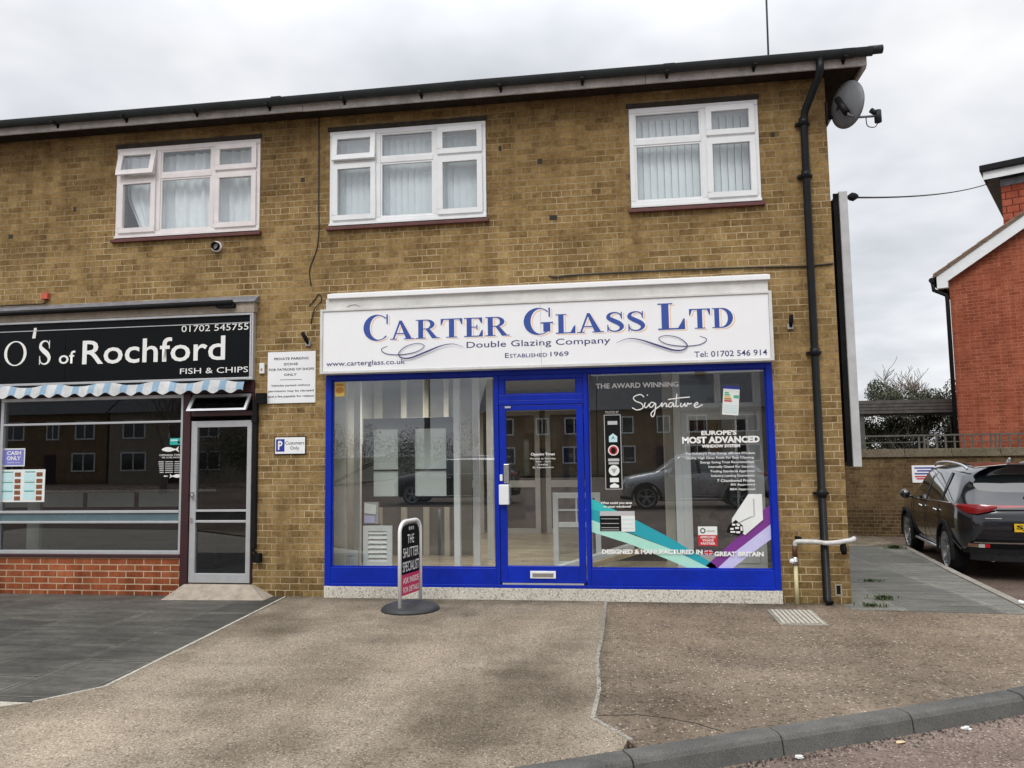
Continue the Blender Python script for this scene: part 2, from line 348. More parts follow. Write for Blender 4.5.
# ------------------------------------------------------------------ mesh helpers
class MB:
    def __init__(s):
        s.bm = bmesh.new(); s.mi = 0
    def face(s, pts):
        vs = [s.bm.verts.new(p) for p in pts]
        f = s.bm.faces.new(vs); f.material_index = s.mi
        return f
    def box(s, x0, x1, y0, y1, z0, z1):
        v = [s.bm.verts.new(p) for p in ((x0,y0,z0),(x1,y0,z0),(x1,y1,z0),(x0,y1,z0),(x0,y0,z1),(x1,y0,z1),(x1,y1,z1),(x0,y1,z1))]
        for q in ((0,3,2,1),(4,5,6,7),(0,1,5,4),(1,2,6,5),(2,3,7,6),(3,0,4,7)):
            f = s.bm.faces.new([v[i] for i in q]); f.material_index = s.mi
        return s
    def prism(s, pts, d):
        """closed prism from a loop of 3-D points pushed along d"""
        a = [s.bm.verts.new(p) for p in pts]; b = [s.bm.verts.new(Vector(p)+Vector(d)) for p in pts]
        n = len(pts)
        for f in ([a, b[::-1]] + [[a[i], b[i], b[(i+1) % n], a[(i+1) % n]] for i in range(n)]):
            q = s.bm.faces.new(f); q.material_index = s.mi
        return s
    def tube(s, path, r, seg=8, cap=True, rr=None):
        path = [Vector(p) for p in path]; rings = []
        up = Vector((0, 0, 1))
        prev = None
        for i, p in enumerate(path):
            t = (path[min(i+1, len(path)-1)] - path[max(i-1, 0)]).normalized()
            if prev is None:
                u = t.cross(up if abs(t.z) < .9 else Vector((1, 0, 0))).normalized()
            else:
                u = (prev - t*prev.dot(t)).normalized()
            prev = u; w = t.cross(u)
            ri = rr[i] if rr else r
            rings.append([s.bm.verts.new(p + (u*math.cos(2*math.pi*k/seg) + w*math.sin(2*math.pi*k/seg))*ri) for k in range(seg)])
        for a, b in zip(rings, rings[1:]):
            for k in range(seg):
                f = s.bm.faces.new((a[k], a[(k+1) % seg], b[(k+1) % seg], b[k])); f.material_index = s.mi; f.smooth = True
        if cap:
            for rg in (rings[0][::-1], rings[-1]):
                f = s.bm.faces.new(rg); f.material_index = s.mi
        return s
    def lathe(s, prof, c=(0, 0, 0), ax='Z', seg=32, cap=True):
        rings = []
        for r, h in prof:
            ring = []
            for k in range(seg):
                a = 2*math.pi*k/seg; x, y = r*math.cos(a), r*math.sin(a)
                p = {'Z': (x, y, h), 'X': (h, x, y), 'Y': (x, h, y)}[ax]
                ring.append(s.bm.verts.new((p[0]+c[0], p[1]+c[1], p[2]+c[2])))
            rings.append(ring)
        for a, b in zip(rings, rings[1:]):
            for k in range(seg):
                f = s.bm.faces.new((a[k], a[(k+1) % seg], b[(k+1) % seg], b[k])); f.smooth = True; f.material_index = s.mi
        for rg in (rings[0][::-1], rings[-1]) if cap else ():
            try: s.bm.faces.new(rg).material_index = s.mi
            except Exception: pass
        return s
    def build(s, name, mat, parent=None, local=False, bevel=0.):
        bmesh.ops.recalc_face_normals(s.bm, faces=s.bm.faces[:])
        me = bpy.data.meshes.new(name); s.bm.to_mesh(me); s.bm.free()
        for m in (mat if isinstance(mat, (list, tuple)) else [mat]): me.materials.append(m)
        return link(name, me, parent, local, bevel)

def link(name, me, parent=None, local=False, bevel=0.):
    o = bpy.data.objects.new(name, me); C.objects.link(o)
    if parent is not None:
        o.parent = parent
        if not local:
            w = Matrix.Identity(4); p = parent
            while p is not None:
                w = p.matrix_basis.copy() @ w if p.parent is None else p.matrix_parent_inverse @ p.matrix_basis @ w
                p = p.parent
            o.matrix_parent_inverse = w.inverted()
    if bevel:
        b = o.modifiers.new('bevel', 'BEVEL'); b.width = bevel; b.segments = 2; b.limit_method = 'ANGLE'
    return o

def thing(name, label, cat, loc=(0, 0, 0), rz=0., group=None):
    o = bpy.data.objects.new(name, None); C.objects.link(o)
    o.location = loc; o.rotation_euler = (0, 0, rz); o.empty_display_size = .1
    return tag(o, label, cat, group)

def tag(o, label, cat, group=None):
    o['label'] = label; o['category'] = cat
    if group: o['group'] = group
    return o

def struct(o):
    o['kind'] = 'structure'; return o

def children(o): return [c for c in bpy.data.objects if c.parent == o]

def copy_tree(o, parent=None):
    c = o.copy(); C.objects.link(c)
    if parent is not None: c.parent = parent
    for ch in children(o): copy_tree(ch, c)
    return c

XZ = lambda Y: (lambda x, z: (x, Y, z))

def text(body, x0, x1, z0, z1, Y, mat, parent, bold=0., shear=0., place=None, name='lettering'):
    """built-in font, fitted to the box x0..x1, z0..z1 on a vertical plane"""
    cu = bpy.data.curves.new(name, 'FONT'); cu.body = body; cu.offset = bold; cu.shear = shear
    cu.resolution_u = 3
    ob = bpy.data.objects.new('tmp', cu); C.objects.link(ob)
    dg = bpy.context.evaluated_depsgraph_get(); dg.update()
    me = bpy.data.meshes.new_from_object(ob.evaluated_get(dg))
    bpy.data.objects.remove(ob)
    xs = [v.co.x for v in me.vertices]; ys = [v.co.y for v in me.vertices]
    ax, bx, ay, by = min(xs), max(xs), min(ys), max(ys)
    pl = place or XZ(Y)
    for v in me.vertices:
        u = x0 + (v.co.x-ax)/(bx-ax)*(x1-x0); w = z0 + (v.co.y-ay)/(by-ay)*(z1-z0)
        v.co = pl(u, w)
    me.materials.clear(); me.materials.append(mat)
    me.name = name
    return link(name, me, parent)

def polys(plist, Y, mat, name, parent, place=None, step=.00025):
    """flat polygons on a vertical plane, each a hair in front of the one before"""
    mb = MB()
    for i, p in enumerate(plist):
        y = Y - i*step
        pts = [(place(a, b) if place else (a, y, b)) for a, b in p]
        mb.face(pts)
    return mb.build(name, mat, parent)

def rect(x0, y0, x1, y1): return [(x0, y0), (x1, y0), (x1, y1), (x0, y1)]

def ellipse(cx, cy, rx, ry, n=28, a0=0, a1=360):
    return [(cx+rx*math.cos(R(a0+(a1-a0)*i/n)), cy+ry*math.sin(R(a0+(a1-a0)*i/n))) for i in range(n if a1-a0 == 360 else n+1)]

def ring(cx, cy, rx, ry, icx, irx, iry, a0, a1, n=22):
    """crescent between two ellipses, as a strip of quads"""
    o = [(cx+rx*math.cos(R(a0+(a1-a0)*i/n)), cy+ry*math.sin(R(a0+(a1-a0)*i/n))) for i in range(n+1)]
    q = [(icx+irx*math.cos(R(a0+(a1-a0)*i/n)), cy+iry*math.sin(R(a0+(a1-a0)*i/n))) for i in range(n+1)]
    return [[o[i], o[i+1], q[i+1], q[i]] for i in range(n)]

def spline(pts, sub=6):
    out = []
    P = [pts[0]] + list(pts) + [pts[-1]]
    for i in range(1, len(P)-2):
        for k in range(sub):
            t = k/sub
            out.append(tuple(.5*((2*b) + (c-a)*t + (2*a-5*b+4*c-d)*t*t + (-a+3*b-3*c+d)*t**3) for a, b, c, d in zip(P[i-1], P[i], P[i+1], P[i+2])))
    out.append(tuple(pts[-1]))
    return out

def stroke(pts, w=None, sub=6):
    """pts (x,y) or (x,y,width) -> quads along a smooth line"""
    pts = [tuple(p) if len(p) == 3 else (p[0], p[1], w) for p in pts]
    s = spline(pts, sub); L = []; Rr = []
    for i, (x, y, ww) in enumerate(s):
        a = s[max(0, i-1)]; b = s[min(len(s)-1, i+1)]
        dx, dy = b[0]-a[0], b[1]-a[1]; l = math.hypot(dx, dy) or 1e-6
        nx, ny = -dy/l*ww/2, dx/l*ww/2
        L.append((x+nx, y+ny)); Rr.append((x-nx, y-ny))
    return [[L[i], L[i+1], Rr[i+1], Rr[i]] for i in range(len(s)-1)]

def glyph(ch):
    T = .20
    if ch == 'C':
        return ring(.46, .5, .46, .52, .53, .31, .475, 46, 318) + [rect(.79, .64, .84, 1.01), rect(.76, .86, .8, .9)], .86
    if ch == 'G':
        return ring(.46, .5, .46, .52, .53, .31, .475, 46, 318) + [rect(.79, .66, .84, 1.01), rect(.62, .10, .84, .44), rect(.54, .41, .93, .46)], .94
    if ch == 'O':
        return ring(.46, .5, .46, .52, .46, .34, .475, 0, 360), .92
    if ch == 'A':
        return [[(.34, 1.), (.46, 1.), (.88, 0), (.64, 0)], [(.36, 1.), (.41, .9), (.145, 0), (.075, 0)], rect(.2, .28, .68, .335), rect(-.02, 0, .25, .045), rect(.54, 0, .98, .045)], .97
    if ch == 'R':
        return [rect(.10, 0, .30, 1), rect(0, 0, .40, .045), rect(0, .955, .2, 1), rect(.30, .945, .44, 1.), rect(.30, .48, .46, .53), [(.40, .5), (.56, .5), (.88, 0), (.66, 0)], rect(.66, 0, .96, .045)] + ring(.44, .74, .32, .26, .44, .14, .205, -90, 90, 12), .95
    if ch == 'T':
        return [rect(.33, 0, .54, 1), rect(0, .945, .87, 1), rect(.22, 0, .65, .045), [(0, 1), (0, .68), (.04, .68), (.12, .945)], [(.87, 1), (.87, .68), (.83, .68), (.75, .945)]], .88
    if ch == 'E':
        return [rect(.10, 0, .30, 1), rect(0, .945, .72, 1), rect(0, 0, .74, .055), rect(.30, .48, .52, .53), rect(.49, .38, .53, .63), [(.72, 1), (.72, .70), (.68, .70), (.58, .945)], [(.74, 0), (.74, .34), (.70, .34), (.58, .055)]], .78
    if ch == 'L':
        return [rect(.10, 0, .30, 1), rect(0, .955, .41, 1), rect(0, 0, .74, .055), [(.74, 0), (.74, .40), (.70, .40), (.55, .055)]], .77
    if ch == 'D':
        return [rect(.10, 0, .30, 1), rect(0, .955, .42, 1), rect(0, 0, .42, .045)] + ring(.40, .5, .46, .5, .38, .27, .445, -90, 90, 16), .90
    if ch == 'S':
        return stroke([(.60, .74, .03), (.54, .90, .05), (.37, .975, .06), (.17, .90, .11), (.13, .72, .17), (.30, .57, .21), (.50, .43, .21), (.61, .26, .17), (.54, .09, .10), (.36, .022, .06), (.17, .09, .05), (.10, .28, .03)]) + [rect(.585, .66, .625, 1.0), rect(.075, 0, .115, .36)], .72
    if ch == 'K':
        return [rect(.10, 0, .24, 1), rect(.0, 0, .34, .045), rect(0, .955, .34, 1), [(.24, .42), (.24, .48), (.68, .97), (.74, .97)], [(.38, .58), (.48, .66), (.92, 0), (.74, 0)], rect(.66, 0, 1.0, .045)], 1.
    raise KeyError(ch)

def word(s, x0, x1, z0, z1, gap=.06):
    g = []; adv = 0
    for ch in s:
        p, w = glyph(ch)
        g += [[(a+adv, b) for a, b in q] for q in p]; adv += w + gap
    adv -= gap
    return [[(x0 + a/adv*(x1-x0), z0 + b*(z1-z0)) for a, b in q] for q in g]

# ------------------------------------------------------------------ camera, world, sun
F = 769.0
FW = Vector((-.141213, .985923, .0894790)); RT = Vector((.989615, .143038, -.0142482)); UP = Vector((.0268463, -.0865362, .9958869))
CAM = Vector((0, -8.5253, 1.60))
cd = bpy.data.cameras.new('camera'); cam = bpy.data.objects.new('camera', cd); C.objects.link(cam)
cd.sensor_width = 36; cd.lens = F/1024*36; cd.clip_end = 2000; cd.clip_start = .05
m3 = Matrix((RT, UP, -FW)).transposed()
cam.matrix_world = Matrix.Translation(CAM) @ m3.to_4x4()
sc.camera = cam
sc.view_settings.view_transform = 'Standard'; sc.view_settings.look = 'None'; sc.view_settings.exposure = 0; sc.view_settings.gamma = 1
try:
    sc.cycles.use_denoising = True
    sc.cycles.max_bounces = 10; sc.cycles.transparent_max_bounces = 16; sc.cycles.sample_clamp_indirect = 6
    sc.cycles.blur_glossy = .5
except Exception: pass

w = bpy.data.worlds.new('World'); sc.world = w; w.use_nodes = True
nt = w.node_tree; nt.nodes.clear()
wo = N(nt, 'ShaderNodeOutputWorld'); bg = N(nt, 'ShaderNodeBackground'); bg.inputs['Strength'].default_value = .1
nt.links.new(bg.outputs[0], wo.inputs[0])
sky = N(nt, 'ShaderNodeTexSky', sky_type='NISHITA', sun_disc=False, sun_elevation=R(48), sun_rotation=R(195))
tc = N(nt, 'ShaderNodeTexCoord'); sp = N(nt, 'ShaderNodeSeparateXYZ'); nt.links.new(tc.outputs['Generated'], sp.inputs[0])
zz = N(nt, 'ShaderNodeMath', operation='ADD'); zz.inputs[1].default_value = .22; nt.links.new(sp.outputs[2], zz.inputs[0])
zm = N(nt, 'ShaderNodeMath', operation='MAXIMUM'); zm.inputs[1].default_value = .06; nt.links.new(zz.outputs[0], zm.inputs[0])
dx = N(nt, 'ShaderNodeMath', operation='DIVIDE'); dy = N(nt, 'ShaderNodeMath', operation='DIVIDE')
nt.links.new(sp.outputs[0], dx.inputs[0]); nt.links.new(zm.outputs[0], dx.inputs[1]); nt.links.new(sp.outputs[1], dy.inputs[0]); nt.links.new(zm.outputs[0], dy.inputs[1])
cv = N(nt, 'ShaderNodeCombineXYZ'); nt.links.new(dx.outputs[0], cv.inputs[0]); nt.links.new(dy.outputs[0], cv.inputs[1])
f1 = noise(nt, cv.outputs[0], .85, 5, .52); f2 = noise(nt, cv.outputs[0], 2.4, 4, .5)
ff = N(nt, 'ShaderNodeMath', operation='MULTIPLY_ADD'); ff.inputs[1].default_value = .35; nt.links.new(f2, ff.inputs[0])
fm = N(nt, 'ShaderNodeMath', operation='MULTIPLY'); fm.inputs[1].default_value = .65; nt.links.new(f1, fm.inputs[0]); nt.links.new(fm.outputs[0], ff.inputs[2])
cl = ramp(nt, ff.outputs[0], [(.38, (6.1, 6.35, 6.85)), (.47, (7.8, 8.0, 8.4)), (.54, (9.2, 9.3, 9.6)), (.61, (10.5, 10.5, 10.5))])
# an overcast sky is brighter overhead
zr = N(nt, 'ShaderNodeMapRange'); zr.inputs[1].default_value = .45; zr.inputs[2].default_value = 1.; zr.inputs[3].default_value = 1.; zr.inputs[4].default_value = 3.1
nt.links.new(sp.outputs[2], zr.inputs[0])
vm = N(nt, 'ShaderNodeVectorMath', operation='SCALE'); nt.links.new(cl, vm.inputs[0]); nt.links.new(zr.outputs[0], vm.inputs['Scale'])
mixo = mixc(nt, .93, sky.outputs[0], vm.outputs[0])
nt.links.new(mixo, bg.inputs['Color'])

ld = bpy.data.lights.new('sun', 'SUN'); ld.energy = 1.3; ld.angle = R(22); ld.color = (1, .96, .9)
lo = bpy.data.objects.new('sun', ld); C.objects.link(lo)
sd = Vector((math.sin(R(195))*math.cos(R(48)), math.cos(R(195))*math.cos(R(48)), math.sin(R(48))))
lo.rotation_euler = sd.to_track_quat('Z', 'Y').to_euler(); lo.location = (0, -20, 30)

# ------------------------------------------------------------------ ground
def sheet(name, pts, z, mat, thick=0.):
    mb = MB(); pts = [tuple(p) for p in pts]
    if thick: mb.prism([(x, y, z) for x, y in pts], (0, 0, -thick))
    else: mb.face([(x, y, z) for x, y in pts])
    return struct(mb.build(name, mat))

sheet('ground', [(-600, -600), (600, -600), (600, 600), (-600, 600)], -.28, M['land'])
sheet('road', [(-70, -44), (70, -44), (70, -.3), (-70, -.3)], -.11, M['road'])
KB = [(-9.5, -7.6), (-5.0, -6.45), (-2.6, -5.48), (-1.3, -4.86), (-.60, -4.49), (-.05, -4.20), (.81, -3.75), (1.53, -3.38), (2.40, -2.92), (3.4, -2.36), (5.0, -1.55), (7.5, -.6), (12, .4), (22, 1.)]
KBs = spline(KB, 8)
# dark slabs on the left, buff tarmac, brown tarmac, alley paving
edge = [(-3.86, .0), (-3.74, -2.05), (-3.66, -3.4), (-3.90, -3.76)]
sheet('paving', [(-14, .5), (-3.87, .5)] + edge + [(-14, -3.76)], 0., M['slabs'], .12)
KL = [p for p in KBs if p[0] < -.02]
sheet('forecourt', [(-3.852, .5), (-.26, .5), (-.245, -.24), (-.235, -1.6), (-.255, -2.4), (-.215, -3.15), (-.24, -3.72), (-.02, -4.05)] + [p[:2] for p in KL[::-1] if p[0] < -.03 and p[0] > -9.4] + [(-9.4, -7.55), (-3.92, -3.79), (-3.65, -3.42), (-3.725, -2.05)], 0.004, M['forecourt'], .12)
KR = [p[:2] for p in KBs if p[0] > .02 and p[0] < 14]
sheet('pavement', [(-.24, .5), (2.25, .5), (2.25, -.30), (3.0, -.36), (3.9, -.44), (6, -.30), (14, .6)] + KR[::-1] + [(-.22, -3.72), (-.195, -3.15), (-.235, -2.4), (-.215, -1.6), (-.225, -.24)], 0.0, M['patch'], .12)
sheet('light_pavement', [(-14, -3.775), (-3.93, -3.775), (-9.6, -7.5), (-14, -8)], .0, M['lightslab'], .12)
mb = MB(); ap_ = [(2.2, -.305, .002), (3.0, -.365, .002), (3.82, -.43, .002), (3.90, .2, .0), (4.28, 2.62, -.075), (4.98, 6.6, -.20), (5.25, 9.3, -.27), (2.2, 9.5, -.27)]
mb.face(ap_[:4] + [(2.2, .2, .0)]); mb.face([(2.2, .2, .0), ap_[3], ap_[4], (2.2, 2.62, -.075)]); mb.face([(2.2, 2.62, -.075), ap_[4], ap_[5], (2.2, 6.6, -.20)]); far_ = MB(); far_.face([(2.2, 6.6, -.198), (4.98, 6.6, -.198), (5.25, 9.3, -.268), (2.2, 9.5, -.268)]); struct(far_.build('far_path', M['forecourt']))
bmesh.ops.remove_doubles(mb.bm, verts=mb.bm.verts[:], dist=.001); struct(mb.build('alley_path', M['alley']))
mb = MB(); mb.face([(3.86, -.42, -.10), (14, .6, -.10), (14, 2.6, -.272), (4.30, 2.6, -.272), (3.92, .2, -.12)]); mb.face([(4.30, 2.6, -.272), (14, 2.6, -.272), (14, 9.0, -.272), (5.2, 9.6, -.272), (4.98, 6.6, -.272)])
struct(mb.build('car_park', M['carpark']))
# edging between slabs and tarmac, between alley and car park
def strip(name, pts, w0, w1, z0, z1, mat):
    mb = MB()
    for a, b in zip(pts, pts[1:]):
        d = Vector((b[0]-a[0], b[1]-a[1], 0)).normalized(); n = Vector((-d.y, d.x, 0))
        A, B = Vector((*a[:2], 0)), Vector((*b[:2], 0))
        mb.prism([A+n*w0+Vector((0, 0, z0)), B+n*w0+Vector((0, 0, z0)), B+n*w1+Vector((0, 0, z0)), A+n*w1+Vector((0, 0, z0))], (0, 0, z1-z0))
    return struct(mb.build(name, mat))
strip('edging', [(-3.862, -.05), (-3.735, -2.05), (-3.655, -3.42), (-3.912, -3.78)], -.012, .012, -.05, .009, M['lightslab'])
mb = MB(); ed = [Vector(p) for p in ((3.82, -.43, .014), (3.90, .2, .012), (4.28, 2.62, -.063), (4.98, 6.6, -.188))]
for a, b_ in zip(ed, ed[1:]):
    n_ = Vector(((b_-a).y, -(b_-a).x, 0)).normalized()*.095
    mb.prism([a, a+n_, a+n_-Vector((0, 0, .28)), a-Vector((0, 0, .28))], b_-a)
struct(mb.build('alley_edging', M['concrete']))
strip('joint_line', [(-.232, -.05), (-.226, -1.6), (-.245, -2.4), (-.205, -3.15), (-.228, -3.72), (.0, -4.05)], -.014, .014, -.02, .008, M['concrete'])
# moss along the joint
mb = MB()
for i in range(260):
    t = random.random(); y = -.9 - 2.5*t; x = -.21 + random.gauss(0, .018) + (.02 if y < -2.7 else 0)
    h = random.uniform(.001, .004)
    a = random.uniform(0, 6.28); s_ = random.uniform(.004, .011)
    mb.face([(x+s_*math.cos(a), y+s_*math.sin(a), .009), (x+s_*math.cos(a+2.1), y+s_*math.sin(a+2.1), .009+h), (x+s_*math.cos(a+4.2), y+s_*math.sin(a+4.2), .01)])
o = mb.build('moss', M['moss']); o['kind'] = 'stuff'

# kerb: stones swept along the curve with dirt joints
def arc_points(pts):
    L = [0.]
    for a, b in zip(pts, pts[1:]): L.append(L[-1] + math.hypot(b[0]-a[0], b[1]-a[1]))
    return L
KL_ = arc_points(KBs)
def at_len(s):
    for i in range(len(KL_)-1):
        if KL_[i+1] >= s:
            t = (s-KL_[i])/(KL_[i+1]-KL_[i]); a, b = KBs[i], KBs[i+1]
            d = Vector((b[0]-a[0], b[1]-a[1], 0)).normalized()
            return Vector((a[0]+(b[0]-a[0])*t, a[1]+(b[1]-a[1])*t, 0)), d
    return None
j0 = None
best = 9
for i, p in enumerate(KBs):
    dd = math.hypot(p[0]+.05, p[1]+4.20)
    if dd < best: best = dd; j0 = KL_[i]
prof = [(0, -.13), (0, .006), (.085, .004), (.112, -.004), (.128, -.028), (.145, -.13)]
mb = MB(); s = j0 - .94*10
while s < KL_[-1] - 1:
    n = 6; rings = []
    tilt = random.uniform(-.004, .004); hz = random.uniform(-.003, .003)
    for k in range(n+1):
        q = at_len(max(.01, s + .005 + (.93)*k/n))
        if q is None: break
        c_, d = q; nn = Vector((d.y, -d.x, 0))
        rings.append([mb.bm.verts.new(c_ + nn*(u+tilt) + Vector((0, 0, v+hz))) for u, v in prof])
    for a, b in zip(rings, rings[1:]):
        for k in range(len(prof)-1): mb.bm.faces.new((a[k], a[k+1], b[k+1], b[k]))
    if len(rings) > 1:
        mb.bm.faces.new(rings[0][::-1]); mb.bm.faces.new(rings[-1])
    s += .94
struct(mb.build('kerb', M['kerb'], bevel=.006))
mb = MB(); rings = []
for k in range(120):
    q = at_len(.05 + k*(KL_[-1]-1.2)/119)
    c_, d = q; nn = Vector((d.y, -d.x, 0))
    rings.append([mb.bm.verts.new(c_ + nn*u + Vector((0, 0, v))) for u, v in ((.004, -.14), (.004, -.004), (.10, -.010), (.118, -.036), (.134, -.14))])
for a, b in zip(rings, rings[1:]):
    for k in range(4): mb.bm.faces.new((a[k], a[k+1], b[k+1], b[k]))
struct(mb.build('kerb_bed', M['joint']))
# grit washed against the kerb, dry leaves
mb = MB()
for i in range(500):
    s = random.uniform(j0-.6, j0+3.6); c_, d = at_len(s); nn = Vector((d.y, -d.x, 0))
    p = c_ + nn*(.15 + abs(random.gauss(0, .05))); r = random.uniform(.003, .010)
    mb.face([(p.x+r, p.y, -.106), (p.x-r*.5, p.y+r, -.106+r*.7), (p.x-r*.6, p.y-r, -.105)])
o = mb.build('grit', M['joint']); o['kind'] = 'stuff'
def leaf(x, y, z, r, a, mat, label):
    mb = MB(); n = 8
    pts = []
    for k in range(n):
        t = 2*math.pi*k/n; u, v = r*math.cos(t), .55*r*math.sin(t)*(1+.25*math.cos(3*t))
        pts.append((x+u*math.cos(a)-v*math.sin(a), y+u*math.sin(a)+v*math.cos(a), z+.004+.3*abs(v)))
    c_ = mb.bm.verts.new((x, y, z+.003)); vs = [mb.bm.verts.new(p) for p in pts]
    for k in range(n): mb.bm.faces.new((c_, vs[k], vs[(k+1) % n]))
    o = mb.build('fallen_leaf', mat)
    tag(o, label, 'leaf')
leaf(1.55, -3.62, -.11, .035, .5, M['mdf'], 'dry tan leaf on the road below the kerb joint')
leaf(1.62, -3.66, -.11, .022, 1.9, M['concrete'], 'small curled leaf just in front of the tan leaf by the kerb')
def litter(x, y, z, label):
    mb = MB()
    for k in range(3):
        a = random.uniform(0, 3); r = random.uniform(.014, .024); cx, cy = x+random.uniform(-.02, .02), y+random.uniform(-.012, .012)
        mb.prism([(cx+r*math.cos(a+t), cy+.6*r*math.sin(a+t), z+.002+.006*k) for t in (0, 1.3, 2.6, 4.1, 5.2)], (.003, 0, .008))
    tag(mb.build('litter_scrap', M['paper']), label, 'litter')
litter(.93, -3.93, -.11, 'white paper scrap on the road nearest the left kerb joint')
litter(2.0, -3.36, -.11, 'white paper scrap on the road under the right kerb stone')
mb = MB()
for i in range(900):
    x = random.uniform(-3.8, 2.2); y = -.06 - abs(random.gauss(0, .05)) if random.random() < .75 else random.uniform(-3.0, -.1); r = random.uniform(.002, .007)
    z = .005 if x < -.24 else .001
    mb.face([(x+r, y, z), (x-r*.5, y+r, z+r*.8), (x-r*.6, y-r, z+r*.3)])
o = mb.build('wall_foot_grit', M['timber']); o['kind'] = 'stuff'
strip('crack', [(-.20, -3.66), (.05, -3.62), (.22, -3.66), (.38, -3.74), (.52, -3.86)], -.003, .003, -.005, .0025, M['joint'])
# drain cover by the downpipe
t = thing('drain_cover', 'pale ridged concrete drain cover in the brown tarmac below the downpipe', 'drain cover', (1.6, -.72, 0))
mb = MB(); mb.box(1.37, 1.80, -1.06, -.40, -.03, .009)
mb.build('frame', M['concrete'], t)
for k in range(9):
    MBk = MB(); x = 1.40 + k*.043
    MBk.box(x, x+.026, -1.03, -.43, .009, .018); MBk.build('ridge', M['lightslab'], t)
# sloped mortar step at the fish shop door
mb = MB(); mb.prism([(-5.30, -.30, .004), (-5.12, -.02, .13), (-5.12, .30, .13), (-5.30, .30, .004)], (.001, 0, 0)) if False else None
v = [(-5.22, -.32, .003), (-4.02, -.26, .003), (-4.02, .2, .003), (-5.22, .2, .003), (-5.10, -.06, .135), (-4.28, -.05, .135), (-4.28, .2, .135), (-5.10, .2, .135)]
for q in ((0, 1, 5, 4), (1, 2, 6, 5), (2, 3, 7, 6), (3, 0, 4, 7), (4, 5, 6, 7), (3, 2, 1, 0)): mb.face([v[i] for i in q])
bmesh.ops.remove_doubles(mb.bm, verts=mb.bm.verts[:], dist=.0005)
step_mb = mb

# ------------------------------------------------------------------ the shop block
B = thing('shop_building', 'two storey yellow brick shop block with white windows above two shopfronts', 'building', (-3.8, 0, 0))
step_mb.build('door_step', M['stone'], B)

def wall_grid(mb, x0, x1, z0, z1, holes, y, depth):
    xs = sorted({x0, x1} | {h[0] for h in holes} | {h[1] for h in holes}); zs = sorted({z0, z1} | {h[2] for h in holes} | {h[3] for h in holes})
    for a, b in zip(xs, xs[1:]):
        for c, d in zip(zs, zs[1:]):
            if any(h[0]-1e-6 <= a and b <= h[1]+1e-6 and h[2]-1e-6 <= c and d <= h[3]+1e-6 for h in holes): continue
            mb.face([(a, y, c), (b, y, c), (b, y, d), (a, y, d)])
    mb.mi = 1
    for h in holes:
        for (xx, za, zb) in ((h[0], h[2], h[3]), (h[1], h[2], h[3])): mb.face([(xx, y, za), (xx, y+depth, za), (xx, y+depth, zb), (xx, y, zb)])
    mb.mi = 0
    for h in holes:
        for zz_ in (h[2], h[3]): mb.face([(h[0], y, zz_), (h[1], y, zz_), (h[1], y+depth, zz_), (h[0], y+depth, zz_)])
XL, XR, ZT, YBK = -16.0, 2.29, 5.66, 6.8
winL = (-6.16, -4.26, 4.275, 5.455); winM = (-3.385, -1.485, 4.275, 5.465); winR = (.155, 1.575, 4.28, 5.47)
holes = [(-15.2, -4.285, -.05, 3.40), (-3.385, 1.575, -.05, 2.70), winL, winM, winR]
mb = MB(); wall_grid(mb, XL, XR, -.05, ZT, holes, 0, .22)
mb.mi = 1; mb.face([(XR, 0, -.35), (XR, YBK, -.35), (XR, YBK, ZT), (XR, 0, ZT)]); mb.face([(XL, 0, -.05), (XL, YBK, -.05), (XL, YBK, ZT), (XL, 0, ZT)])
mb.mi = 0; mb.face([(XL, YBK, -.05), (XR, YBK, -.05), (XR, YBK, ZT), (XL, YBK, ZT)])
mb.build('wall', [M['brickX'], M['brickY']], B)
# interior shells (rooms)
mb = MB()
mb.box(-3.62, -3.52, .06, 6.6, -.02, 2.9); mb.box(1.95, 2.05, .06, 6.6, -.02, 2.9)
mb.box(-3.52, 1.95, 5.4, 5.5, -.02, 2.9)
mb.build('interior_wall', M['plaster_dark'], B)
mb = MB(); mb.box(-3.52, 1.95, .06, 5.4, .10, .2); mb.build('interior_floor', M['laminate'], B)
mb = MB(); mb.box(-3.52, 1.95, .06, 5.4, 2.72, 2.8); mb.build('ceiling', M['plaster_dark'], B)
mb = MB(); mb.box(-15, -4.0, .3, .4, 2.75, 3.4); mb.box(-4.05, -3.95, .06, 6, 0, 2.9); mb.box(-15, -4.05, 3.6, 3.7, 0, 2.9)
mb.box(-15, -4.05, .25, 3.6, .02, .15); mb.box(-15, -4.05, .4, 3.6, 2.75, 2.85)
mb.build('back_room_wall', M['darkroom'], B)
mb = MB(); mb.box(XL+.1, XR-.1, .25, YBK-.1, 3.46, 3.56); mb.box(-3.86, -3.78, .25, YBK-.1, 3.56, 5.6); mb.box(-.7, -.62, .25, YBK-.1, 3.56, 5.6); mb.box(XL+.1, XR-.1, 2.6, 2.7, 3.56, 5.6)
mb.build('upper_room_wall', M['plaster_dark'], B)

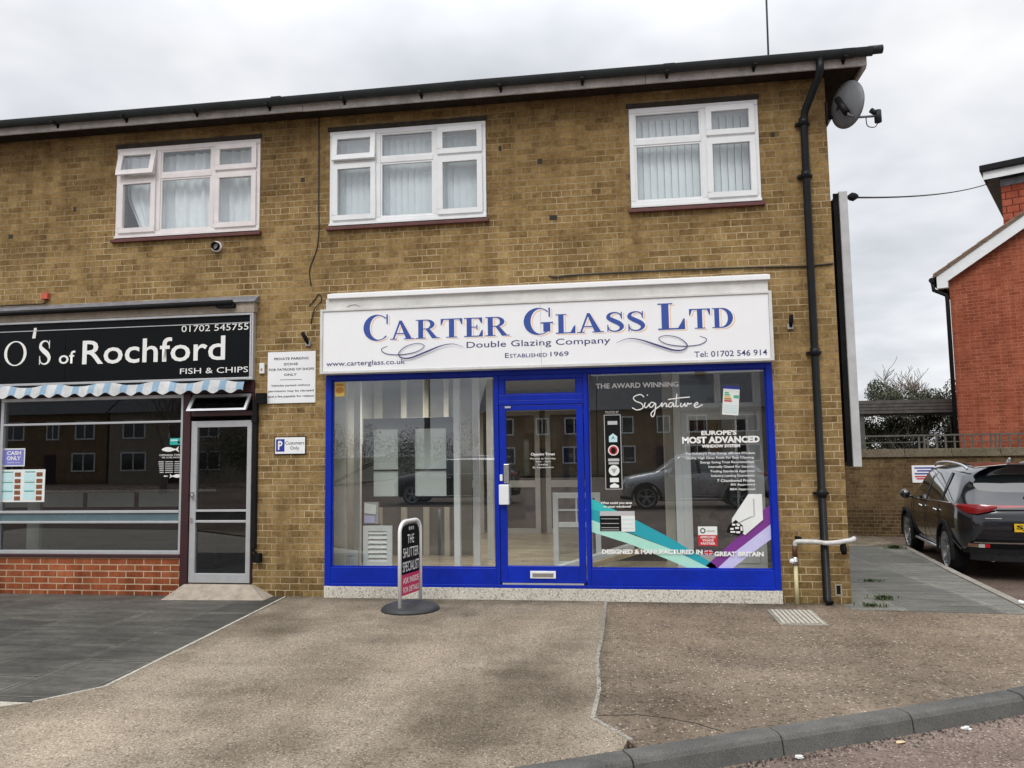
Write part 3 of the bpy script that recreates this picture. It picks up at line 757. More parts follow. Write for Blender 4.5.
# eaves: soffit, fascia, gutter with brackets, roof
mb = MB(); mb.box(XL-.2, 2.62, -.235, .0, 5.655, 5.675); mb.box(2.29, 2.62, 0, YBK, 5.655, 5.675)
mb.build('soffit', M['soffit'], B)
mb = MB()
for a, b in ((XL-.2, -10.6), (-10.6, -6.9), (-6.9, -3.62), (-3.62, .35), (.35, 2.66)):
    mb.box(a+.002, b-.002, -.26+random.uniform(-.003, .003), -.235, 5.632+random.uniform(-.003, .003), 5.80)
mb.build('fascia_board', M['fascia'], B, bevel=.003)
mb = MB(); mb.box(2.62, 2.66, -.235, .1, 5.615, 5.74); mb.box(2.62, 2.65, .1, YBK, 5.64, 5.74)
mb.build('barge_board', M['fascia'], B, bevel=.004)
def gutter_prof(n=10):
    o = [(-.262-.055+.055*math.cos(R(180+180*i/n)), 5.775+.075*math.sin(R(180+180*i/n))) for i in range(n+1)]
    return o
mb = MB(); pr = gutter_prof()
XG = [XL-.2, -11.2, -7.6, -3.9, -1.7, .6, 2.70]
rings = []
for i, x in enumerate(XG):
    sag = (-.012, .006, -.004, -.006, .004, 0, .004)[i]
    rings.append([mb.bm.verts.new((x, y, z+sag)) for y, z in pr] + [mb.bm.verts.new((x, y+.004*(1 if y > -.317 else -1)*-1, z+sag+.006)) for y, z in pr[::-1]])
for a, b in zip(rings, rings[1:]):
    for k in range(len(a)): 
        f = mb.bm.faces.new((a[k], a[(k+1) % len(a)], b[(k+1) % len(a)], b[k]))
mb.bm.faces.new(rings[0]); mb.bm.faces.new(rings[-1])
gut = mb.build('gutter', M['gutter'], B)
x = XL
while x < 2.6:
    k = MB(); k.box(x, x+.035, -.385, -.262, 5.688, 5.708); k.box(x+.005, x+.03, -.275, -.262, 5.66, 5.70); k.build('gutter_bracket', M['black'], gut); x += .92
for x in (-11.2, -7.6, -3.9, -1.7, .6, 2.45):
    k = MB(); pp = [(-.317+.064*math.cos(R(180+18*i)), 5.779+.084*math.sin(R(180+18*i))) for i in range(11)]
    k.prism([(x-.06, y, z) for y, z in pp], (.12, 0, 0)); k.build('gutter_joint', M['gutter'], gut)
mb = MB(); mb.tube([(2.66, -.317, 5.765), (2.80, -.317, 5.768)], .045, 12); mb.build('gutter_stub', M['gutter'], gut)
mb = MB(); mb.prism([(XL-.25, -.30, 5.80), (XL-.25, YBK/2, 6.55), (XL-.25, YBK+.3, 5.80), (XL-.25, YBK+.3, 5.745), (XL-.25, YBK/2, 6.49), (XL-.25, -.30, 5.745)], (2.66-XL+.25, 0, 0))
mb.build('roof', M['roof'], B)

# downpipe with swan neck
mb = MB(); mb.tube([(2.17, -.317, 5.72), (2.17, -.31, 5.60), (2.15, -.27, 5.52), (2.05, -.09, 5.26), (2.035, -.075, 5.17), (2.03, -.075, 3.6), (2.03, -.075, .06), (2.05, -.12, .02)], .040, 14)
dp = mb.build('downpipe', M['pipe'], B)
for z in (5.14, 4.55, 2.62, 1.14):
    k = MB(); k.tube([(2.03, -.075, z-.04), (2.03, -.075, z+.04)], .050, 14); k.box(1.955, 2.105, -.05, .0, z-.02, z+.01); k.build('pipe_collar', M['pipe'], dp)

# upstairs windows
def upstairs(win, cols, openers, trans, frame_mat, open_amt):
    x0, x1, z0, z1 = win
    x0 += .004; x1 -= .004; z0 += .03; z1 -= .004
    fw = .058; y0, y1 = -.008, .06
    mb = MB()
    mb.box(x0, x1, y0, y1, z1-fw, z1); mb.box(x0, x1, y0, y1, z0, z0+fw+.02)
    mb.box(x0, x0+fw, y0+.0015, y1, z0+fw+.02, z1-fw); mb.box(x1-fw, x1, y0+.0015, y1, z0+fw+.02, z1-fw)
    zt = z1 - (z1-z0)*trans
    for c in cols: mb.box(c-.036, c+.036, y0-.001, y1, z0+fw+.02, z1-fw)
    xs = [x0+fw] + [v for c in cols for v in (c-.036, c+.036)] + [x1-fw]
    cells = list(zip(xs[::2], xs[1::2]))
    for a, b in cells: mb.box(a, b, y0+.0012, y1, zt-.034, zt+.034)
    W = mb.build('window', frame_mat, B, bevel=.006)
    for i, (a, b) in enumerate(cells):
        for j, (c, d) in enumerate(((z0+fw+.02, zt-.034), (zt+.034, z1-fw))):
            if openers[i]:
                sw = .062; e = .016; mb = MB()
                am = open_amt.get((i, j), 0.)
                hgt = d-c
                def Yp(z): return -.030 - am*(d+e-z)/hgt
                def sash(xa, xb, za, zb):
                    v = [(xx, Yp(zz_)+yy, zz_) for yy in (0, .05) for zz_ in (za, zb) for xx in (xa, xb)]
                    for q in ((0, 1, 3, 2), (4, 6, 7, 5), (0, 4, 5, 1), (2, 3, 7, 6), (0, 2, 6, 4), (1, 5, 7, 3)): mb.face([v[k] for k in q])
                A, B_, Cc, D = a-e, b+e, c-e, d+e
                sash(A, B_, D-sw, D); sash(A, B_, Cc, Cc+sw); sash(A, A+sw, Cc+sw, D-sw); sash(B_-sw, B_, Cc+sw, D-sw)
                bmesh.ops.remove_doubles(mb.bm, verts=mb.bm.verts[:], dist=.00001)
                mb.build('sash', frame_mat, W, bevel=.004)
                g = MB(); za, zb = Cc+sw-.005, D-sw+.005
                g.face([(A+sw-.005, Yp(za)+.025, za), (B_-sw+.005, Yp(za)+.025, za), (B_-sw+.005, Yp(zb)+.025, zb), (A+sw-.005, Yp(zb)+.025, zb)])
                g.build('pane', M['glass'], W)
            else:
                bead = MB()
                g = MB(); g.face([(a-.004, .02, c-.004), (b+.004, .02, c-.004), (b+.004, .02, d+.004), (a-.004, .02, d+.004)]); g.build('pane', M['glass'], W)
                for q in ((a, b, c, c+.018), (a, b, d-.018, d), (a, a+.018, c+.018, d-.018), (b-.018, b, c+.018, d-.018)): bead.box(q[0], q[1], .002, .03, q[2], q[3])
                bead.build('glazing_bead', frame_mat, W)
    sl = MB(); sl.prism([(x0-.03, -.055, z0-.055), (x0-.03, -.055, z0-.020), (x0-.03, .02, z0+.001), (x0-.03, .02, z0-.055)], (x1-x0+.06, 0, 0)); sl.build('sill', M['sill'], W, bevel=.003)
    dr = MB(); dr.box(x0, x1, -.03, -.0085, z0+.002, z0+.028); dr.build('drip_sill', frame_mat, W)
    lt = MB(); lt.box(x0-.03, x1+.02, -.004, .1, z1+.006, z1+.062); lt.build('lintel', M['lintel'], W)
    return W
upstairs(winL, [-5.60, -4.86], [1, 0, 1], .335, M['upvc_pink'], {(0, 1): .065})
upstairs(winM, [-2.79, -2.08], [1, 0, 1], .335, M['upvc'], {(0, 1): .035})
upstairs(winR, [.985], [0, 1], .345, M['upvc'], {})

def blind(win, label, seedv):
    rnd = random.Random(seedv)
    x0, x1, z0, z1 = win; t = thing('vertical_blind', label, 'blind', ((x0+x1)/2, .14, z0), 0, 'white vertical blinds upstairs')
    hb = MB(); hb.box(x0+.03, x1-.03, .12, .17, z1-.10, z1-.05); hb.build('head_rail', M['upvc'], t)
    mb = MB(); x = x0+.04
    while x < x1-.04:
        a = .26+rnd.uniform(-.04, .04); wd = .0395
        dx_, dy_ = wd*math.cos(a), wd*math.sin(a)
        mb.face([(x-dx_, .145-dy_, z0+.05), (x+dx_, .145+dy_, z0+.05), (x+dx_, .145+dy_, z1-.09), (x-dx_, .145-dy_, z1-.09)]); x += .078
    mb.build('slats', M['blind'], t)
blind(winM, 'white vertical blind behind the three bay middle upstairs window', 1)
blind(winR, 'white vertical blind behind the narrower two bay upstairs window', 2)
# net curtain, lower left corner pulled aside
def curtain(win, label):
    x0, x1, z0, z1 = win; mb = MB(); nx, nz = 150, 14; g = []
    for i in range(nx+1):
        row = []
        for j in range(nz+1):
            u = i/nx; v = j/nz; x = x0+.03+(x1-x0-.06)*u; z = z0+.05+(z1-z0-.12)*v
            pull = max(0, .26-u)*max(0, 1-v*1.9)*1.3
            x += pull*.75
            y = .16 + .018*math.sin(u*95+math.sin(v*3)*.8) + .012*math.sin(u*37+1.3+v*2)
            row.append(mb.bm.verts.new((x, y, z)))
        g.append(row)
    for i in range(nx):
        for j in range(nz): mb.bm.faces.new((g[i][j], g[i+1][j], g[i+1][j+1], g[i][j+1])).smooth = True
    o = mb.build('net_curtain', M['net']); tag(o, label, 'curtain')
curtain(winL, 'white net curtain with its lower corner pulled aside in the left upstairs window')

# ------------------------------------------------------------------ blue shopfront (glass company)
mb = MB()
Y0, Y1 = -.035, .05
mb.box(-3.40, -3.33, Y0, Y1, .13, 2.53)
mb.box(1.53, 1.595, Y0, Y1, .13, 2.53)
mb.box(-3.33, 1.53, Y0+.002, Y1, 2.47, 2.53)
mb.box(-3.33, -1.42, Y0+.003, Y1, .165, .34)
mb.box(-.38, 1.53, Y0+.003, Y1, .165, .34)
mb.box(-3.33, 1.53, Y0-.012, Y1, .13, .165)
mb.box(-1.42, -1.375, Y0-.004, Y1+.02, .165, 2.47)
mb.box(-.425, -.38, Y0-.004, Y1+.02, .165, 2.47)
mb.box(-1.375, -.425, Y0, Y1, 2.135, 2.185)
mb.box(-1.375, -.425, Y0+.012, Y1, 2.185, 2.25); mb.box(-1.375, -.425, Y0+.012, Y1, 2.425, 2.47)
mb.box(-1.375, -1.31, Y0+.012, Y1, 2.25, 2.425); mb.box(-.50, -.425, Y0+.012, Y1, 2.25, 2.425)
SF = mb.build('blue_shopfront', M['blue'], B, bevel=.004)
for a, b, c, d in ((-3.33, -1.42, .34, 2.47), (-.38, 1.53, .34, 2.47), (-1.31, -.50, 2.25, 2.425)):
    g = MB(); g.face([(a, .012, c), (b, .012, c), (b, .012, d), (a, .012, d)]); g.build('pane', M['shopglass'], SF)
    k = MB()
    for q in ((a, b, c, c+.014), (a, b, d-.014, d), (a, a+.014, c+.014, d-.014), (b-.014, b, c+.014, d-.014)): k.box(q[0], q[1], -.006, .011, q[2], q[3])
    k.build('gasket', M['blue'], SF)
mb = MB(); mb.box(-3.40, 1.60, -.05, .06, -.02, .13); mb.build('stall_riser', M['pebble'], B, bevel=.004)
mb = MB()   # the door leaf
mb.box(-1.37, -1.295, -.028, .03, .185, 2.13); mb.box(-.508, -.432, -.028, .03, .185, 2.13)
mb.box(-1.295, -.508, -.027, .03, 2.075, 2.13); mb.box(-1.295, -.508, -.027, .03, .185, .365)
DR = mb.build('blue_door', M['blue'], B, bevel=.004)
g = MB(); g.face([(-1.295, .004, .365), (-.508, .004, .365), (-.508, .004, 2.075), (-1.295, .004, 2.075)]); g.build('pane', M['shopglass'], DR)
k = MB(); k.box(-1.35, -.46, -.045, -.03, .168, .184); k.build('threshold', M['alu'], DR)
k = MB(); k.box(-1.045, -.765, -.042, -.028, .235, .315); lb = k.build('letterbox', M['upvc'], DR, bevel=.004)
k = MB(); k.box(-1.02, -.79, -.046, -.043, .252, .292); k.build('flap', M['steel'], lb)
k = MB(); k.box(-1.318, -1.262, -.075, -.028, 1.27, 1.48); k.build('handle', M['steel'], DR, bevel=.006)
k = MB(); k.box(-1.366, -1.336, -.048, -.028, 1.295, 1.365); k.build('lock', M['upvc'], DR, bevel=.003)
k = MB(); k.box(-1.372, -1.262, -.095, -.03, 1.035, 1.255); k.build('post_box', M['upvc'], DR, bevel=.008)
k = MB(); k.box(-1.30, -1.235, -.042, -.028, 2.10, 2.122); k.build('closer_plate', M['grey_panel'], DR)

def shop_text_group(name, label, cat, items, Y=-.002, base=(0, 0, 0)):
    t = thing(name, label, cat, base)
    for it in items:
        text(*it[:5], Y, it[5], t, **(it[6] if len(it) > 6 else {}))
    return t
W_ = M['letwhite']; GY = M['letgrey']
shop_text_group('door_lettering', 'small white opening times lettering on the blue door glass', 'lettering', [
    ('Opening Times', -1.02, -.755, 1.56, 1.60, W_, dict(bold=.02)), ('Monday to Saturday', -1.03, -.745, 1.52, 1.545, W_), ('9am - 5pm', -.97, -.80, 1.49, 1.51, W_),
    ('Sunday', -.945, -.83, 1.455, 1.48, W_), ('By Appointment', -1.0, -.77, 1.425, 1.448, W_)], base=(-.89, 0, 1.42))
t = shop_text_group('window_lettering', 'grey award winning lettering with white script signature at the top of the right pane', 'lettering', [
    ('THE AWARD WINNING', -.285, .612, 2.295, 2.352, GY, dict(bold=.022))], base=(.2, 0, 1.96))
# script word drawn with a pen stroke
def px(cx, cy, x0, y0, k):
    """photo-crop point -> point on the glass plane"""
    X, Yp = x0+cx/k, y0+cy/k
    d = FW + RT*((X-512)/F) - UP*((Yp-384)/F); q = CAM + d*(-CAM.y/d.y); return (q.x, q.z)
def pen(pts, x0, y0, k, wd): return stroke([(*px(a, b, x0, y0, k), wd) for a, b in pts], sub=5)
sg = []
for pts in ([(447, 224), (420, 206), (375, 224), (385, 250), (430, 270), (438, 300), (398, 314), (364, 298)], [(455, 262), (449, 288), (462, 297), (484, 272)], [(466, 212), (474, 209)],
            [(522, 266), (497, 262), (483, 284), (500, 295), (526, 268), (526, 300), (516, 352), (502, 360), (499, 332), (560, 284)], [(560, 284), (572, 264), (570, 293), (590, 268), (603, 274), (600, 293), (618, 284)],
            [(652, 268), (630, 265), (615, 285), (632, 294), (652, 270), (652, 291), (670, 284)], [(674, 204), (668, 282), (674, 292), (688, 287)], [(612, 243), (690, 232), (764, 226)],
            [(704, 266), (698, 287), (713, 291), (730, 268), (729, 288), (745, 284)]):
    sg += pen(pts, 580, 365, 6.98, .011)
for pts in ([(103, 268), (111, 245), (117, 252), (136, 246)], [(150, 262), (174, 252), (168, 241), (151, 258), (166, 274), (206, 255)]):
    sg += pen(pts, 670, 365, 6.4, .011)
polys(sg, -.003, W_, 'script_lettering', t)
shop_text_group('window_lettering', 'white most advanced window system lettering with a list below on the right pane', 'lettering', [
    ("EUROPE'S", .835, 1.205, 1.762, 1.812, W_, dict(bold=.04)), ('MOST ADVANCED', .63, 1.442, 1.675, 1.748, W_, dict(bold=.05)), ('WINDOW SYSTEM', .835, 1.235, 1.628, 1.662, W_, dict(bold=.05)),
    ("The Industry's Most Energy efficient Window", .66, 1.385, 1.548, 1.580, W_, dict(bold=.012)), ('Quality High Gloss Finish For Easy Cleaning', .66, 1.372, 1.500, 1.532, W_, dict(bold=.012)), ('Energy Saving Trust Recommended', .815, 1.372, 1.452, 1.484, W_, dict(bold=.012)),
    ('Internally Glazed For Security', .90, 1.372, 1.404, 1.436, W_, dict(bold=.012)), ('Trading Standards Approved', .915, 1.372, 1.356, 1.388, W_, dict(bold=.012)), ('Industry Leading Guarantees', .925, 1.372, 1.308, 1.340, W_, dict(bold=.012)),
    ('7 Chambered Profile', .985, 1.372, 1.260, 1.290, W_, dict(bold=.012)), ('BSI Approved', 1.125, 1.372, 1.215, 1.243, W_, dict(bold=.012)), ('BBA Approved', 1.115, 1.372, 1.165, 1.195, W_, dict(bold=.012))], base=(1.0, 0, 1.16))
# swooshes of coloured vinyl
def swoosh(name, label, plist):
    t = thing(name, label, 'window graphic', (plist[0][0][0][0], 0, .34))
    for i, (p, m) in enumerate(plist): polys([p], .0095-.0012*i, m, 'vinyl_band', t)
    return t
swoosh('window_graphic', 'teal and mint vinyl swoosh sweeping down from the left edge of the right pane', [
    ([(-.378, 1.10), (-.22, 1.02), (.10, .865), (.45, .68), (.70, .53), (.93, .385), (.955, .345), (.88, .345), (.55, .52), (.10, .70), (-.378, .86)], M['teal']),
    ([(-.378, 1.10), (-.22, 1.02), (.0, .915), (-.2, .93), (-.378, .98)], M['cyan']),
    ([(-.378, .865), (-.1, .765), (.45, .56), (.89, .345), (.66, .345), (.45, .435), (.05, .60), (-.378, .735)], M['mint'])])
swoosh('window_graphic', 'purple and lavender vinyl swoosh climbing to the right edge of the right pane', [
    ([(1.528, 1.02), (1.44, .955), (1.39, .86), (1.20, .70), (.80, .345), (.95, .345), (1.15, .53), (1.528, .82)], M['purple']),
    ([(1.528, .82), (1.15, .53), (.95, .345), (1.10, .345), (1.3, .50), (1.528, .665)], M['lavender'])])
t = shop_text_group('window_lettering', 'white designed and manufactured lettering across the bottom of the right pane', 'lettering', [
    ('DESIGNED & MANUFACTURED IN', -.262, .805, .497, .547, W_, dict(bold=.05)), ('GREAT BRITAIN', .925, 1.432, .478, .528, W_, dict(bold=.05))], Y=-.006, base=(.5, 0, .48))
fx0, fx1, fz0, fz1 = .818, .912, .488, .545
polys([rect(fx0, fz0, fx1, fz1)], -.0062, M['p_blue'], 'union_flag', t)
fc = ((fx0+fx1)/2, (fz0+fz1)/2)
polys([[(fx0, fz0), (fx0+.016, fz0), (fx1, fz1), (fx1-.016, fz1)], [(fx0, fz1), (fx0+.016, fz1), (fx1, fz0), (fx1-.016, fz0)], rect(fx0, fc[1]-.012, fx1, fc[1]+.012), rect(fc[0]-.014, fz0, fc[0]+.014, fz1)], -.0065, W_, 'white_cross', t)
polys([[(fx0, fz0), (fx0+.007, fz0), (fx1, fz1), (fx1-.007, fz1)], [(fx0, fz1), (fx0+.007, fz1), (fx1, fz0), (fx1-.007, fz0)], rect(fx0, fc[1]-.007, fx1, fc[1]+.007), rect(fc[0]-.008, fz0, fc[0]+.008, fz1)], -.0078, M['red'], 'red_cross', t)
# white profile corner picture
t = thing('window_graphic', 'white cut-away picture of a window corner above the purple swoosh', 'window graphic', (1.3, 0, .7))
polys([[(1.30, 1.13), (1.44, 1.13), (1.44, .86), (1.25, .70), (1.12, .80), (1.12, .87)]], -.003, M['paper'], 'frame_picture', t)
polys([[(1.345, 1.08), (1.36, 1.08), (1.36, .90), (1.345, .91)], [(1.15, .80), (1.16, .82), (1.36, .90), (1.345, .905)]], -.005, GY, 'shade_line', t)
polys([[(1.09, .80), (1.16, .86), (1.23, .80), (1.235, .73), (1.18, .69), (1.06, .73)]], -.0042, M['matblack'], 'cut_end', t)
polys([rect(1.10, .755, 1.135, .775), rect(1.15, .765, 1.19, .785), rect(1.12, .80, 1.15, .82), rect(1.17, .795, 1.2, .815), rect(1.10, .725, 1.15, .742), rect(1.16, .72, 1.20, .74), rect(1.205, .745, 1.225, .79)], -.0062, W_, 'chambers', t)
# column of badges
t = thing('badge_panel', 'tall outlined black column of trade badges on the right pane', 'sticker', (-.11, 0, 1.19))
polys([rect(-.205, 1.19, -.022, 2.005)], .008, M['matblack'], 'panel', t)
polys([rect(-.205, 1.19, -.198, 2.005), rect(-.029, 1.19, -.022, 2.005), rect(-.198, 1.19, -.029, 1.197), rect(-.198, 1.998, -.029, 2.005)], .004, GY, 'outline', t)
text('TRUSTED BY', -.19, -.04, 2.018, 2.045, .004, GY, t)
polys([rect(-.165, 1.895, -.06, 1.935)], .003, GY, 'badge', t)
polys([[(-.155, 1.705), (-.065, 1.705), (-.065, 1.765), (-.11, 1.80), (-.155, 1.765)]], .003, M['palecyan'], 'badge', t)
text('A', -.13, -.09, 1.735, 1.77, .0015, M['navy'], t)
polys([ellipse(-.11, 1.615, .058, .058)], .0035, W_, 'badge', t); polys([ellipse(-.11, 1.615, .046, .046)], .002, M['red'], 'badge', t); polys([ellipse(-.11, 1.612, .028, .034)], .0008, M['matblack'], 'badge', t)
polys([rect(-.17, 1.495, -.05, 1.525), rect(-.165, 1.462, -.055, 1.485)], .003, GY, 'badge', t)
polys([ellipse(-.108, 1.395, .058, .058)], .0035, M['paper'], 'badge', t); polys([[(-.14, 1.415), (-.076, 1.415), (-.108, 1.36)]], .002, M['grey_panel'], 'badge', t)
polys([rect(-.155, 1.268, -.06, 1.315)], .003, W_, 'badge', t); polys([[(-.155, 1.208), (-.06, 1.208), (-.06, 1.235), (-.108, 1.258), (-.155, 1.235)]], .003, W_, 'badge', t)
# savings table
t = thing('savings_table', 'black and white savings table sticker under its white question on the right pane', 'sticker', (-.09, 0, .73))
text('What could you save', -.265, .075, 1.025, 1.058, .002, W_, t, bold=.03); text('on your windows?', -.235, .065, .985, 1.018, .002, W_, t, bold=.03)
polys([rect(-.275, .74, .10, .95)], .0045, M['matblack'], 'table_panel', t); polys([rect(-.275, .905, .10, .955)], .003, GY, 'table_head', t); polys([rect(-.045, .735, .102, .905)], .003, M['paper'], 'table_column', t)
polys([rect(-.262, z, -.07, z+.006) for z in (.87, .82, .775, .75)], .002, GY, 'table_line', t); polys([rect(-.035, z, .09, z+.008) for z in (.86, .815, .77)], .0015, M['palecyan'], 'table_line', t)
# red partner sticker
t = thing('partner_sticker', 'red and white approved partner sticker low on the right pane', 'sticker', (.87, 0, .58))
polys([rect(.765, .585, .965, .70)], .004, M['red'], 'red_panel', t); polys([rect(.765, .70, .965, .79)], .004, M['paper'], 'white_panel', t)
polys([ellipse(.815, .745, .028, .028)], .002, M['matblack'], 'ring_mark', t); polys([ellipse(.815, .745, .017, .017)], .0008, M['paper'], 'ring_mark', t); polys([rect(.855, .735, .94, .75)], .002, GY, 'wordmark', t)
text('APPROVED', .785, .945, .665, .69, .002, W_, t, bold=.02); text('TRADE', .805, .925, .632, .656, .002, W_, t, bold=.02); text('PARTNER', .79, .94, .598, .623, .002, W_, t, bold=.02)
# energy label, slightly tilted
t = thing('energy_label', 'tilted white energy rating label with coloured arrows on the right pane', 'sticker', (1.16, 0, 1.98))
rot = R(-5)
def tl(u, v_): 
    c_, s_ = math.cos(rot), math.sin(rot); return (1.16+u*c_-v_*s_, 2.13+u*s_+v_*c_)
tlp = lambda pts: [tl(a, b) for a, b in pts]
polys([tlp(rect(-.085, -.155, .085, .125))], .003, M['paper'], 'label_sheet', t); polys([tlp(rect(-.085, .125, .085, .155))], .003, M['p_blue'], 'label_head', t)
for i, (m, wd) in enumerate((('green', .04), ('green', .05), ('yellow', .06), ('orangey', .07), ('red', .075))):
    z = .075-.022*i; polys([tlp([(-.07, z), (-.07+wd, z), (-.06+wd, z+.008), (-.07+wd, z+.016), (-.07, z+.016)])], .0015, M[m], 'rating_arrow', t)
polys([tlp([(.02, .045), (.035, .062), (.08, .062), (.08, .028), (.035, .028)])], .0012, M['green'], 'rating_arrow', t)
polys([tlp(rect(-.07, z, .07, z+.008)) for z in (-.06, -.085, -.11, -.13)], .0012, M['palecyan'], 'label_line', t)
# yellow warning sticker
t = thing('warning_sticker', 'small yellow warning sticker in the top left corner of the left pane', 'sticker', (-3.24, 0, 2.28))
polys([rect(-3.305, 2.285, -3.185, 2.445)], .006, M['yellow'], 'sticker_sheet', t); polys([ellipse(-3.245, 2.355, .05, .035), rect(-3.29, 2.405, -3.2, 2.43)], .004, M['orangey'], 'sticker_print', t)
text('CCTV', -3.285, -3.205, 2.34, 2.368, .002, M['matblack'], t) if False else None

# ------------------------------------------------------------------ glass company sign
S = thing('shop_sign', 'long white sign box with blue serif lettering over the blue shopfront', 'shop sign', (-.91, -.09, 2.53))
mb = MB(); mb.box(-3.41, 1.595, -.176, .0, 2.53, 3.275); mb.build('sign_box', M['offwhite'], S, bevel=.004)
mb = MB(); mb.box(-3.375, -.868, -.183, -.1765, 2.56, 3.245); mb.box(-.864, 1.56, -.183, -.1765, 2.56, 3.245); mb.build('sign_panel', M['white'], S)
mb = MB()
for q in ((-3.41, 1.595, 2.53, 2.557), (-3.41, 1.595, 3.248, 3.275), (-3.41, -3.378, 2.557, 3.248), (1.563, 1.595, 2.557, 3.248)): mb.box(q[0], q[1], -.196, -.177, q[2], q[3])
mb.build('sign_frame', M['offwhite'], S, bevel=.003)
mb = MB(); mb.box(-3.36, 1.57, -.150, -.001, 3.276, 3.40); mb.build('cornice_board', M['offwhite'], S, bevel=.004)
mb = MB(); mb.prism([(-3.33, -.185, 3.40), (-3.33, -.185, 3.45), (-3.33, 0, 3.50), (-3.33, 0, 3.40)], (4.92, 0, 0)); mb.build('cornice_top', M['white'], S, bevel=.004)
k = MB()
for i, x in enumerate((-3.12, -3.05)): pass
k.tube([(-3.10, -.155, 3.30), (-3.06, -.156, 3.325), (-3.0, -.156, 3.33), (-2.95, -.155, 3.305)], .005, 6); k.build('cable_loop', M['offwhite'], S)
Ys = -.186
groups = [('C', -2.895, -2.60, 2.895, 3.185), ('ARTER', -2.575, -1.215, 2.897, 3.112), ('G', -1.055, -.725, 2.897, 3.188), ('LASS', -.70, .275, 2.897, 3.112), ('L', .405, .70, 2.897, 3.185), ('TD', .735, 1.20, 2.897, 3.112)]
for ga in (groups[0:2], groups[2:4], groups[4:6]):
    for g_ in ga:
        def big(dx_, dz_): return [[(a+dx_, b+dz_) for a, b in p] for p in word(*g_)]
        polys(big(.024, -.016), -.1832, M['orange'], 'letter_outline', S, step=2e-6)
        polys(big(.014, -.009), -.1845, M['white'], 'letter_gap', S, step=2e-6)
        polys(big(0, 0), Ys, M['signblue'], 'name_lettering', S, step=2e-6)
text('Double Glazing Company', -1.70, -.11, 2.752, 2.842, -.185, M['navy'], S, bold=.002)
text('www.carterglass.co.uk', -3.335, -2.405, 2.60, 2.672, -.185, M['navy'], S, bold=.006)
text('Tel: 01702 546 914', .775, 1.525, 2.59, 2.652, -.185, M['navy'], S, bold=.006)
text('E', -1.268, -1.225, 2.648, 2.702, -.185, M['navy'], S, bold=.004); text('STABLISHED', -1.215, -.80, 2.648, 2.69, -.185, M['navy'], S, bold=.004); text('1969', -.765, -.565, 2.648, 2.70, -.185, M['navy'], S, bold=.004)
fl = [(140, 262, .006), (112, 275, .009), (116, 291, .010), (150, 304, .010), (220, 305, .011), (292, 290, .010), (330, 262, .008), (300, 248, .008), (240, 262, .010), (200, 298, .012), (215, 322, .016), (262, 322, .020), (340, 292, .022), (420, 260, .014), (480, 252, .008), (532, 268, .004)]
def flp(a, b):
    X, Yp = 360+a/5.12, 295+b/5.12
    d = FW + RT*((X-512)/F) - UP*((Yp-384)/F); q = CAM + d*((-.186-CAM.y)/d.y); return q.x, q.z
fp = [(*flp(a, b), w_*.85) for a, b, w_ in fl]
polys(stroke(fp), -.185, M['navy'], 'flourish', S)
polys(stroke([(-1.775-x, z-.03+.02, w_) for x, z, w_ in fp]), -.185, M['navy'], 'flourish', S)

# ------------------------------------------------------------------ display inside the glass shop
t = thing('display_window', 'anthracite two light window frame hung as a display behind the left pane', 'display window', (-2.6, .75, .97))
mb = MB(); x0, x1, z0, z1, yy = -3.22, -2.02, .955, 2.055, .75
def fr(mb, x0, x1, z0, z1, w_, ya, yb):
    mb.box(x0, x1, ya, yb, z1-w_, z1); mb.box(x0, x1, ya, yb, z0, z0+w_); mb.box(x0, x0+w_, ya, yb, z0+w_, z1-w_); mb.box(x1-w_, x1, ya, yb, z0+w_, z1-w_)
fr(mb, x0, x1, z0, z1, .09, yy, yy+.08); mb.box(-2.72, -2.60, yy-.001, yy+.081, z0+.09, z1-.09); mb.build('frame', M['anthracite'], t, bevel=.004)
for a, b in ((-3.13, -2.72), (-2.60, -2.11)):
    mb = MB(); fr(mb, a, b, z0+.09, z1-.09, .045, yy-.015, yy+.03); mb.box(a+.045, b-.045, yy-.01, yy+.02, 1.40, 1.42); mb.build('casement', M['anthracite'], t, bevel=.003)
    g = MB(); g.face([(a+.04, yy+.01, z0+.13), (b-.04, yy+.01, z0+.13), (b-.04, yy+.01, z1-.13), (a+.04, yy+.01, z1-.13)]); g.build('pane', M['frost'], t)
def post(x, y, z0, z1, w_, label, mat, cat='display post', nm='display_post', dp_=.07, group=None):
    t = thing(nm, label, cat, (x, y, z0), 0, group)
    mb = MB(); mb.box(x-w_/2, x+w_/2, y, y+dp_, z0, z1); mb.build('profile', mat, t, bevel=.006)
    mb = MB(); mb.box(x-w_/2-.01, x+w_/2+.01, y-.01, y+dp_+.01, .2, .212); mb.build('foot', mat, t)
post(-2.00, .62, .2, 2.70, .075, 'white display post right beside the anthracite window', M['upvc'])
post(-1.865, 1.15, .2, 2.70, .085, 'second white display post from the anthracite window, set further back', M['upvc'])
post(-1.79, 1.75, .2, 2.70, .085, 'third white display post, furthest back beside the blue door frame', M['upvc'])
post(-3.37, .95, .2, 2.70, .085, 'white display post at the left of the anthracite window', M['upvc'])
post(-3.36, .30, .2, 2.70, .17, 'broad cream display post at the far left of the left pane', M['cream'])
post(-3.44, 1.35, .2, 1.75, .12, 'short red brown wooden board behind the left display posts', M['wood_red'])
